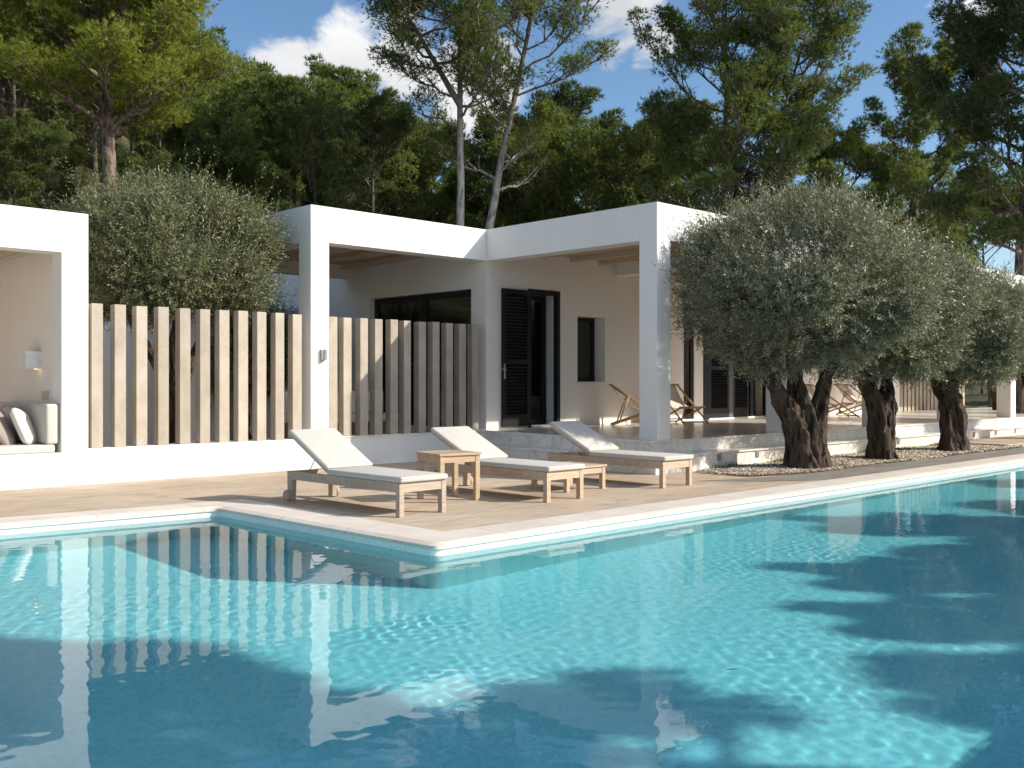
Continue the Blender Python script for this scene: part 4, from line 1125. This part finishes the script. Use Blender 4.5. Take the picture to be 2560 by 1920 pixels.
# --- scrub on the slope (one mass) and a juniper
def shrub_arrays(seed, n, rx, ry, rz, bl, bw, nb=8, up=.4):
    rng = np.random.default_rng(seed); d = unit(rng.normal(size=(n, 3))); d[:, 2] = np.abs(d[:, 2])*rng.choice([1, 1, 1, -.3], n)
    lump = 1+.28*np.sin(d[:, 0]*7+seed)*np.cos(d[:, 1]*6+seed*.7)+.15*rng.normal(size=n)
    P = d*np.array([rx, ry, rz])*(rng.uniform(.55, 1., n)*lump)[:, None]; P[:, 2] += rz*.35
    PP = np.repeat(P, nb, 0); DD = unit(np.repeat(d, nb, 0)*.6+rng.normal(0, .6, (n*nb, 3))+np.array([0, 0, up]))
    V, F = blades(PP, DD, bl, bw, rng)
    return V, F, np.repeat(np.clip(.5+np.repeat(rng.normal(0, .2, n), nb)+rng.normal(0, .12, n*nb), 0, 1), 3)
def scrub():
    rng = np.random.default_rng(8); Vs, Fs, Ts = [], [], []; b = 0
    pr = [shrub_arrays(300+i, 260, .9, .9, .6, .22, .02, 7) for i in range(3)]
    for i in range(430):
        px = rng.uniform(-300, 700) if i % 3 else rng.uniform(-250, 1700); dep = rng.uniform(24, 85)
        x, y, z = at(px, dep); V, F, T_ = pr[rng.integers(3)]; th = rng.uniform(0, 6.28); s = rng.uniform(.6, 1.7)
        if y < 23: continue
        M = np.array([[math.cos(th), -math.sin(th), 0], [math.sin(th), math.cos(th), 0], [0, 0, 1]])*s
        Vs.append(V@M.T+(x, y, z)); Fs.append(F+b); Ts.append(np.clip(T_+rng.normal(0, .2), 0, 1)); b += len(V)
    return np_mesh('scrub', np.concatenate(Vs), np.concatenate(Fs), SCRUB_LEAF, attr=np.concatenate(Ts))
tag(scrub(), 'low grey green scrub covering the slope under the pines', 'scrub', kind='stuff')
def juniper(label, px, dep, s):
    x, y, z = at(px, dep); root = empty('juniper_bush', (x, y, z), label, 'bush')
    V, F, T_ = shrub_arrays(401, 5200, 1.25*s, 1.25*s, 2.0*s, .11, .012, 9, .8)
    np_mesh('foliage', V, F, JUNIPER_LEAF, root, attr=T_)
    Wv, Wf = tubes_np([(np.array([(0, 0, -.2), (.05, 0, .8*s), (0, .05, 1.8*s)]), np.array([.1, .07, .02]))], 7); np_mesh('stem', Wv, Wf, DARK_BARK, root, smooth=True)
juniper('yellow green juniper bush behind the left porch roof', 690, 30, 1.12)

# --- olives
def olive_arrays(seed, rx, ry, zc, rzz, n, leaf=.082, lw=.0082, shoot=.32, upright=.35, trunk=None, sprays=60):
    rng = np.random.default_rng(seed)
    d = unit(rng.normal(size=(n, 3)))
    ph = rng.uniform(0, 6.28, 6)
    lump = 1+.10*np.sin(3.1*d[:, 0]+ph[0])*np.cos(2.7*d[:, 1]+ph[1])+.08*np.sin(6.3*d[:, 0]+4*d[:, 2]+ph[2])+.06*np.sin(9*d[:, 1]+7*d[:, 2]+ph[3])
    shell = 1-.55*rng.random(n)**2.2
    deep = rng.random(n) < .22; shell[deep] = rng.uniform(.2, .75, deep.sum())
    sq = (np.abs(d[:, 0])**3+np.abs(d[:, 1])**3+np.abs(d[:, 2])**3)**(-1/3.)
    E = np.array([rx, ry, rzz]); low = np.where(d[:, 2] < 0, .97, 1.0)
    P = d*E*(lump*shell*(.55+.45*sq)*low)[:, None]
    # most shoots gather in leafy clumps with gaps between them
    m = int(26*rx*ry+20); cd = unit(rng.normal(size=(m, 3))); cs = rng.uniform(.68, .90, m); csq = (np.abs(cd)**3).sum(1)**(-1/3.)
    CC = cd*E*(cs*(.55+.45*csq))[:, None]; CR = rng.uniform(.24, .46, m)*(rx*ry)**.25
    own = rng.integers(0, m, n); inc = rng.random(n) < .80
    v = unit(rng.normal(size=(n, 3))+cd[own]*.75); rad = CR[own]*rng.random(n)**.45
    P = np.where(inc[:, None], CC[own]+v*rad[:, None]*np.array([1, 1, .85]), P); P[:, 2] *= np.where(P[:, 2] < 0, .84, 1.0)
    d = np.where(inc[:, None], unit(cd[own]*.6+v*.7), d)
    P[:, 2] += zc
    S = unit(d*np.array([1, 1, .8])+np.array([0, 0, upright])+rng.normal(0, .36, (n, 3)))
    # drooping skirts at the bottom
    dr = (d[:, 2] < -.35); S[dr] = unit(d[dr]*np.array([1, 1, .45])+rng.normal(0, .4, (dr.sum(), 3))); sl_k = np.where(dr, .7, 1.)
    sl = shoot*rng.uniform(.6, 1.4, n)*sl_k
    sp = rng.random(n) < np.where(d[:, 2] > .5, .07, .02); sl[sp] *= 1.8; P[sp] += d[sp]*.06
    K = 15
    u = np.tile(np.linspace(.08, 1, K), n); PP = np.repeat(P, K, 0); SS = np.repeat(S, K, 0); LL = np.repeat(sl, K)
    B = PP+SS*(u*LL)[:, None]
    side = unit(np.cross(S, rng.normal(size=(n, 3)))); sd2 = np.cross(S, side)
    ang = np.tile(np.arange(K)*np.pi/2+np.arange(K) % 2*np.pi, n)+np.repeat(rng.uniform(0, 6.28, n), K)
    out = np.repeat(side, K, 0)*np.cos(ang)[:, None]+np.repeat(sd2, K, 0)*np.sin(ang)[:, None]
    D = unit(SS*.75+out*.8+rng.normal(0, .18, (n*K, 3)))
    ll = (leaf*rng.uniform(.7, 1.25, n*K)*(1.1-.35*u))[:, None]
    N_ = unit(np.repeat(d, K, 0)*.8+np.array([0, 0, .5])+rng.normal(0, .55, (n*K, 3))); W = unit(np.cross(D, N_)); nrm = unit(np.cross(W, D))
    w = (lw*rng.uniform(.8, 1.2, n*K))[:, None]
    bend = nrm*ll*.06
    V = np.stack([B, B+D*ll*.5+W*w+bend, B+D*ll, B+D*ll*.5-W*w+bend], 1).reshape(-1, 3)
    F = np.arange(4*n*K).reshape(-1, 4)
    flip = rng.random(n*K) < .3; F[flip] = F[flip][:, ::-1]
    T_ = np.clip(.5+np.repeat(rng.normal(0, .22, n), K)+rng.normal(0, .14, n*K), 0, 1)
    # shoot stems
    TV, TF = blades(P-S*.10, S, 1., .0028, rng)
    TV = TV.reshape(-1, 3, 3); TV[:, 2] = P+S*sl[:, None]; TV = TV.reshape(-1, 3)
    return dict(LV=V, LF=F, LT=np.repeat(T_, 4), TV=TV, TF=TF)
def gnarl(V, seed, amp, center_fall=None):
    n1 = vnoise(V[:, 0]*9+V[:, 2]*2.0, V[:, 1]*9-V[:, 2]*1.2, seed)-.5; n2 = vnoise(V[:, 0]*24+3, V[:, 1]*24+V[:, 2]*3.5, seed+1)-.5
    n3 = vnoise(V[:, 0]*24+V[:, 2]*4, V[:, 2]*6+V[:, 1]*20, seed+2)-.5
    return V+np.stack([n1+n2*.5, n2+n3*.5, n3*.4], 1)*amp
def olive_trunk(spec, seed):
    """spec: list of (points, radii); ridged, twisted trunk"""
    paths = []
    for pts, rad in spec:
        pts = np.array(pts, float); n = 48; s = np.linspace(0, 1, len(pts)); q = np.linspace(0, 1, n)
        # smooth resample
        P = np.stack([np.interp(q, s, pts[:, k]) for k in range(3)], 1)
        for _ in range(9): P[1:-1] = (P[:-2]+2*P[1:-1]+P[2:])/4
        paths.append((P, np.interp(q, s, rad)))
    V, F = tubes_np(paths, 44)
    # ridges that run up the stem
    b = 0; rng = np.random.default_rng(seed)
    for P, rad in paths:
        n = len(P)*44; ring = V[b:b+n].reshape(len(P), 44, 3); a = np.linspace(0, 2*np.pi, 44, endpoint=False)
        ph = rng.uniform(0, 6.28, 3); tw = np.linspace(0, 1.3, len(P))[:, None]
        k = 1+.12*np.sin(3*a[None]+ph[0]+tw*1.5)+.09*np.sin(5*a[None]+ph[1]-tw*2)-.10*np.abs(np.sin(4.5*a[None]+ph[2]+tw*2.5))**.6+.05*np.sin(11*a[None]+ph[0]+tw*4)
        V[b:b+n] = (P[:, None]+(ring-P[:, None])*k[..., None]).reshape(-1, 3); b += n
    return gnarl(V, seed, .085), F
TR1 = [([(-.02, 0, -.08), (-.02, 0, .05), (-.05, .02, .3), (-.10, .03, .6), (-.34, .1, .95), (-.62, .2, 1.35), (-.95, .25, 1.9)], [.40, .30, .235, .21, .15, .12, .06]),
       ([(.06, 0, -.08), (.06, -.02, .05), (.06, -.02, .3), (.02, 0, .7), (-.04, .05, 1.05), (-.08, .12, 1.45), (-.1, .2, 2.3)], [.40, .30, .235, .20, .15, .10, .05]),
       ([(.12, -.06, -.08), (.12, -.06, .05), (.12, -.06, .35), (.17, -.08, .7), (.23, -.12, 1.0), (.34, -.16, 1.4), (.7, -.25, 2.1)], [.36, .27, .22, .19, .13, .10, .05]),
       ([(.10, .0, .5), (.12, -.02, .75), (.13, -.03, .93)], [.16, .15, .09])]
TR2 = [([(0, 0, -.08), (0, 0, .05), (0, 0, .3), (-.02, 0, .6), (-.06, 0, .85), (-.22, .05, 1.15), (-.5, .1, 1.7)], [.36, .27, .215, .205, .18, .11, .05]),
       ([(.05, 0, -.08), (.05, 0, .05), (.06, 0, .3), (.08, 0, .65), (.14, 0, .95), (.28, .05, 1.25), (.5, .1, 1.8)], [.36, .27, .215, .205, .17, .10, .05]),
       ([(.02, .05, .5), (.02, .1, .9), (0, .3, 1.3), (.0, .4, 2.0)], [.18, .15, .10, .05])]
def olive(label, x, y, arr, trunk, seed, rz=0, group='clipped olive trees along the terrace', s=1.0, leaf=None):
    root = empty('olive_tree', (x, y, 0), label, 'olive tree', rz, group); root.scale = (s,)*3
    V, F = olive_trunk(trunk, seed); np_mesh('trunk', V, F, OLIVE_BARK, root, smooth=True)
    cr = np_mesh('crown', arr['LV'], arr['LF'], leaf or OLIVE_LEAF, root, attr=arr['LT'])
    np_mesh('twigs', arr['TV'], arr['TF'], OLIVE_BARK, cr)
    return root
ol1 = olive_arrays(7, 1.76, 1.62, 2.74, 1.34, 9200)
ol2 = olive_arrays(8, 1.27, 1.34, 2.52, 1.20, 6600)
ol3 = olive_arrays(12, 1.14, 1.24, 2.36, 1.05, 5800)
olive('largest olive tree with a three limbed trunk, nearest the loungers', 14.12, 8.08, ol1, TR1, 3, 0)
olive('second olive tree with a stout upright trunk', 16.72, 8.08, ol2, TR2, 4, 0)
olive('third olive tree with a flared trunk base', 19.75, 8.08, ol3, [([(p[0]*.9, p[1], p[2]) for p in a], [r_*1.05 for r_ in b]) for a, b in TR2], 6, R(25))
olive('fourth olive tree, its crown cut by the right edge of the photo', 24.7, 8.08, ol3, TR2, 9, R(120))
# courtyard olive behind the far porch
ol5 = olive_arrays(15, 1.3, 1.3, 2.6, 1.0, 3500)
olive('shaded olive in the far courtyard seen between the last porch columns', 33.0, 12.0, ol5, TR2, 14, R(60), None)
# left olive behind the sunlit screen
TRL = [([(0, 0, -.05), (0, 0, .3), (.02, 0, .8), (-.15, .05, 1.4), (-.5, .1, 2.1), (-.9, .1, 2.9)], [.17, .14, .12, .09, .06, .03]),
       ([(.02, 0, .5), (.1, 0, 1.1), (.3, .05, 1.7), (.7, .1, 2.4), (1.0, .1, 3.0)], [.11, .09, .075, .05, .03]),
       ([(.02, 0, .8), (.02, .1, 1.5), (.1, .2, 2.3), (.1, .2, 3.2)], [.09, .07, .05, .03])]
oll = olive_arrays(21, 1.42, 1.12, 3.22, .98, 6800, .072, .0075, .36, .7)
olive('loose grey green olive tree behind the sunlit post screen', 6.9, 14.75, oll, TRL, 22, 0, None, 1.0, OLIVE_YOUNG)
olb = olive_arrays(25, 1.2, 1.2, 2.1, 1.0, 4200, .065, .008, .3)
olive('small dark olive bush behind the left porch column', 10.2, 18.6, olb, TRL, 26, R(70), None, .95)

m = MB(); m.box(21.7, 7.75, .0, 34, 9.02, .07); o = m.build('path', DECK, None, .01); tag(o, 'raised sandy walkway beyond the gravel at the right edge', 'path', kind='structure')
def weeds():
    rng = np.random.default_rng(31); P = []
    for (x0, x1, y0, y1, n) in ((20.7, 21.7, 8.5, 8.95, 900), (13.0, 13.6, 8.85, 9.0, 120), (14.6, 15.4, 8.8, 9.0, 200), (17.6, 19.2, 8.85, 9.02, 260), (14.3, 14.9, 7.75, 8.1, 120)):
        P.append(np.stack([rng.uniform(x0, x1, n), rng.uniform(y0, y1, n), np.full(n, .01)], 1))
    P = np.concatenate(P); n = len(P)
    V, F = blades(P, unit(rng.normal(0, .45, (n, 3))+np.array([0, 0, 1.])), .11, .005, rng)
    return np_mesh('weeds', V, F, m_leaf('weed_leaf', ((.06,.10,.02), (.16,.22,.05)), ((.06,.10,.02), (.16,.22,.05)), .35, .6, .2), attr=np.repeat(rng.uniform(0, 1, n), 3))
tag(weeds(), 'green weeds sprouting at the edge of the gravel and the step', 'weeds', kind='stuff')
m = MB(); n = 8
m.add([(0, 0, 0)]+[(.035*math.cos(2*math.pi*k/n), .008*math.sin(2*math.pi*k/n), 0.003) for k in range(n)], [(0, k+1, (k+1) % n+1) for k in range(n)])
o = m.build('floating_leaf', m_simple('green_leaf', (.10,.16,.05), .5)); o.location = (4.28, 2.86, WZ+.006); o.rotation_euler = (0, 0, R(-30))
tag(o, 'single narrow green leaf floating on the pool', 'leaf')
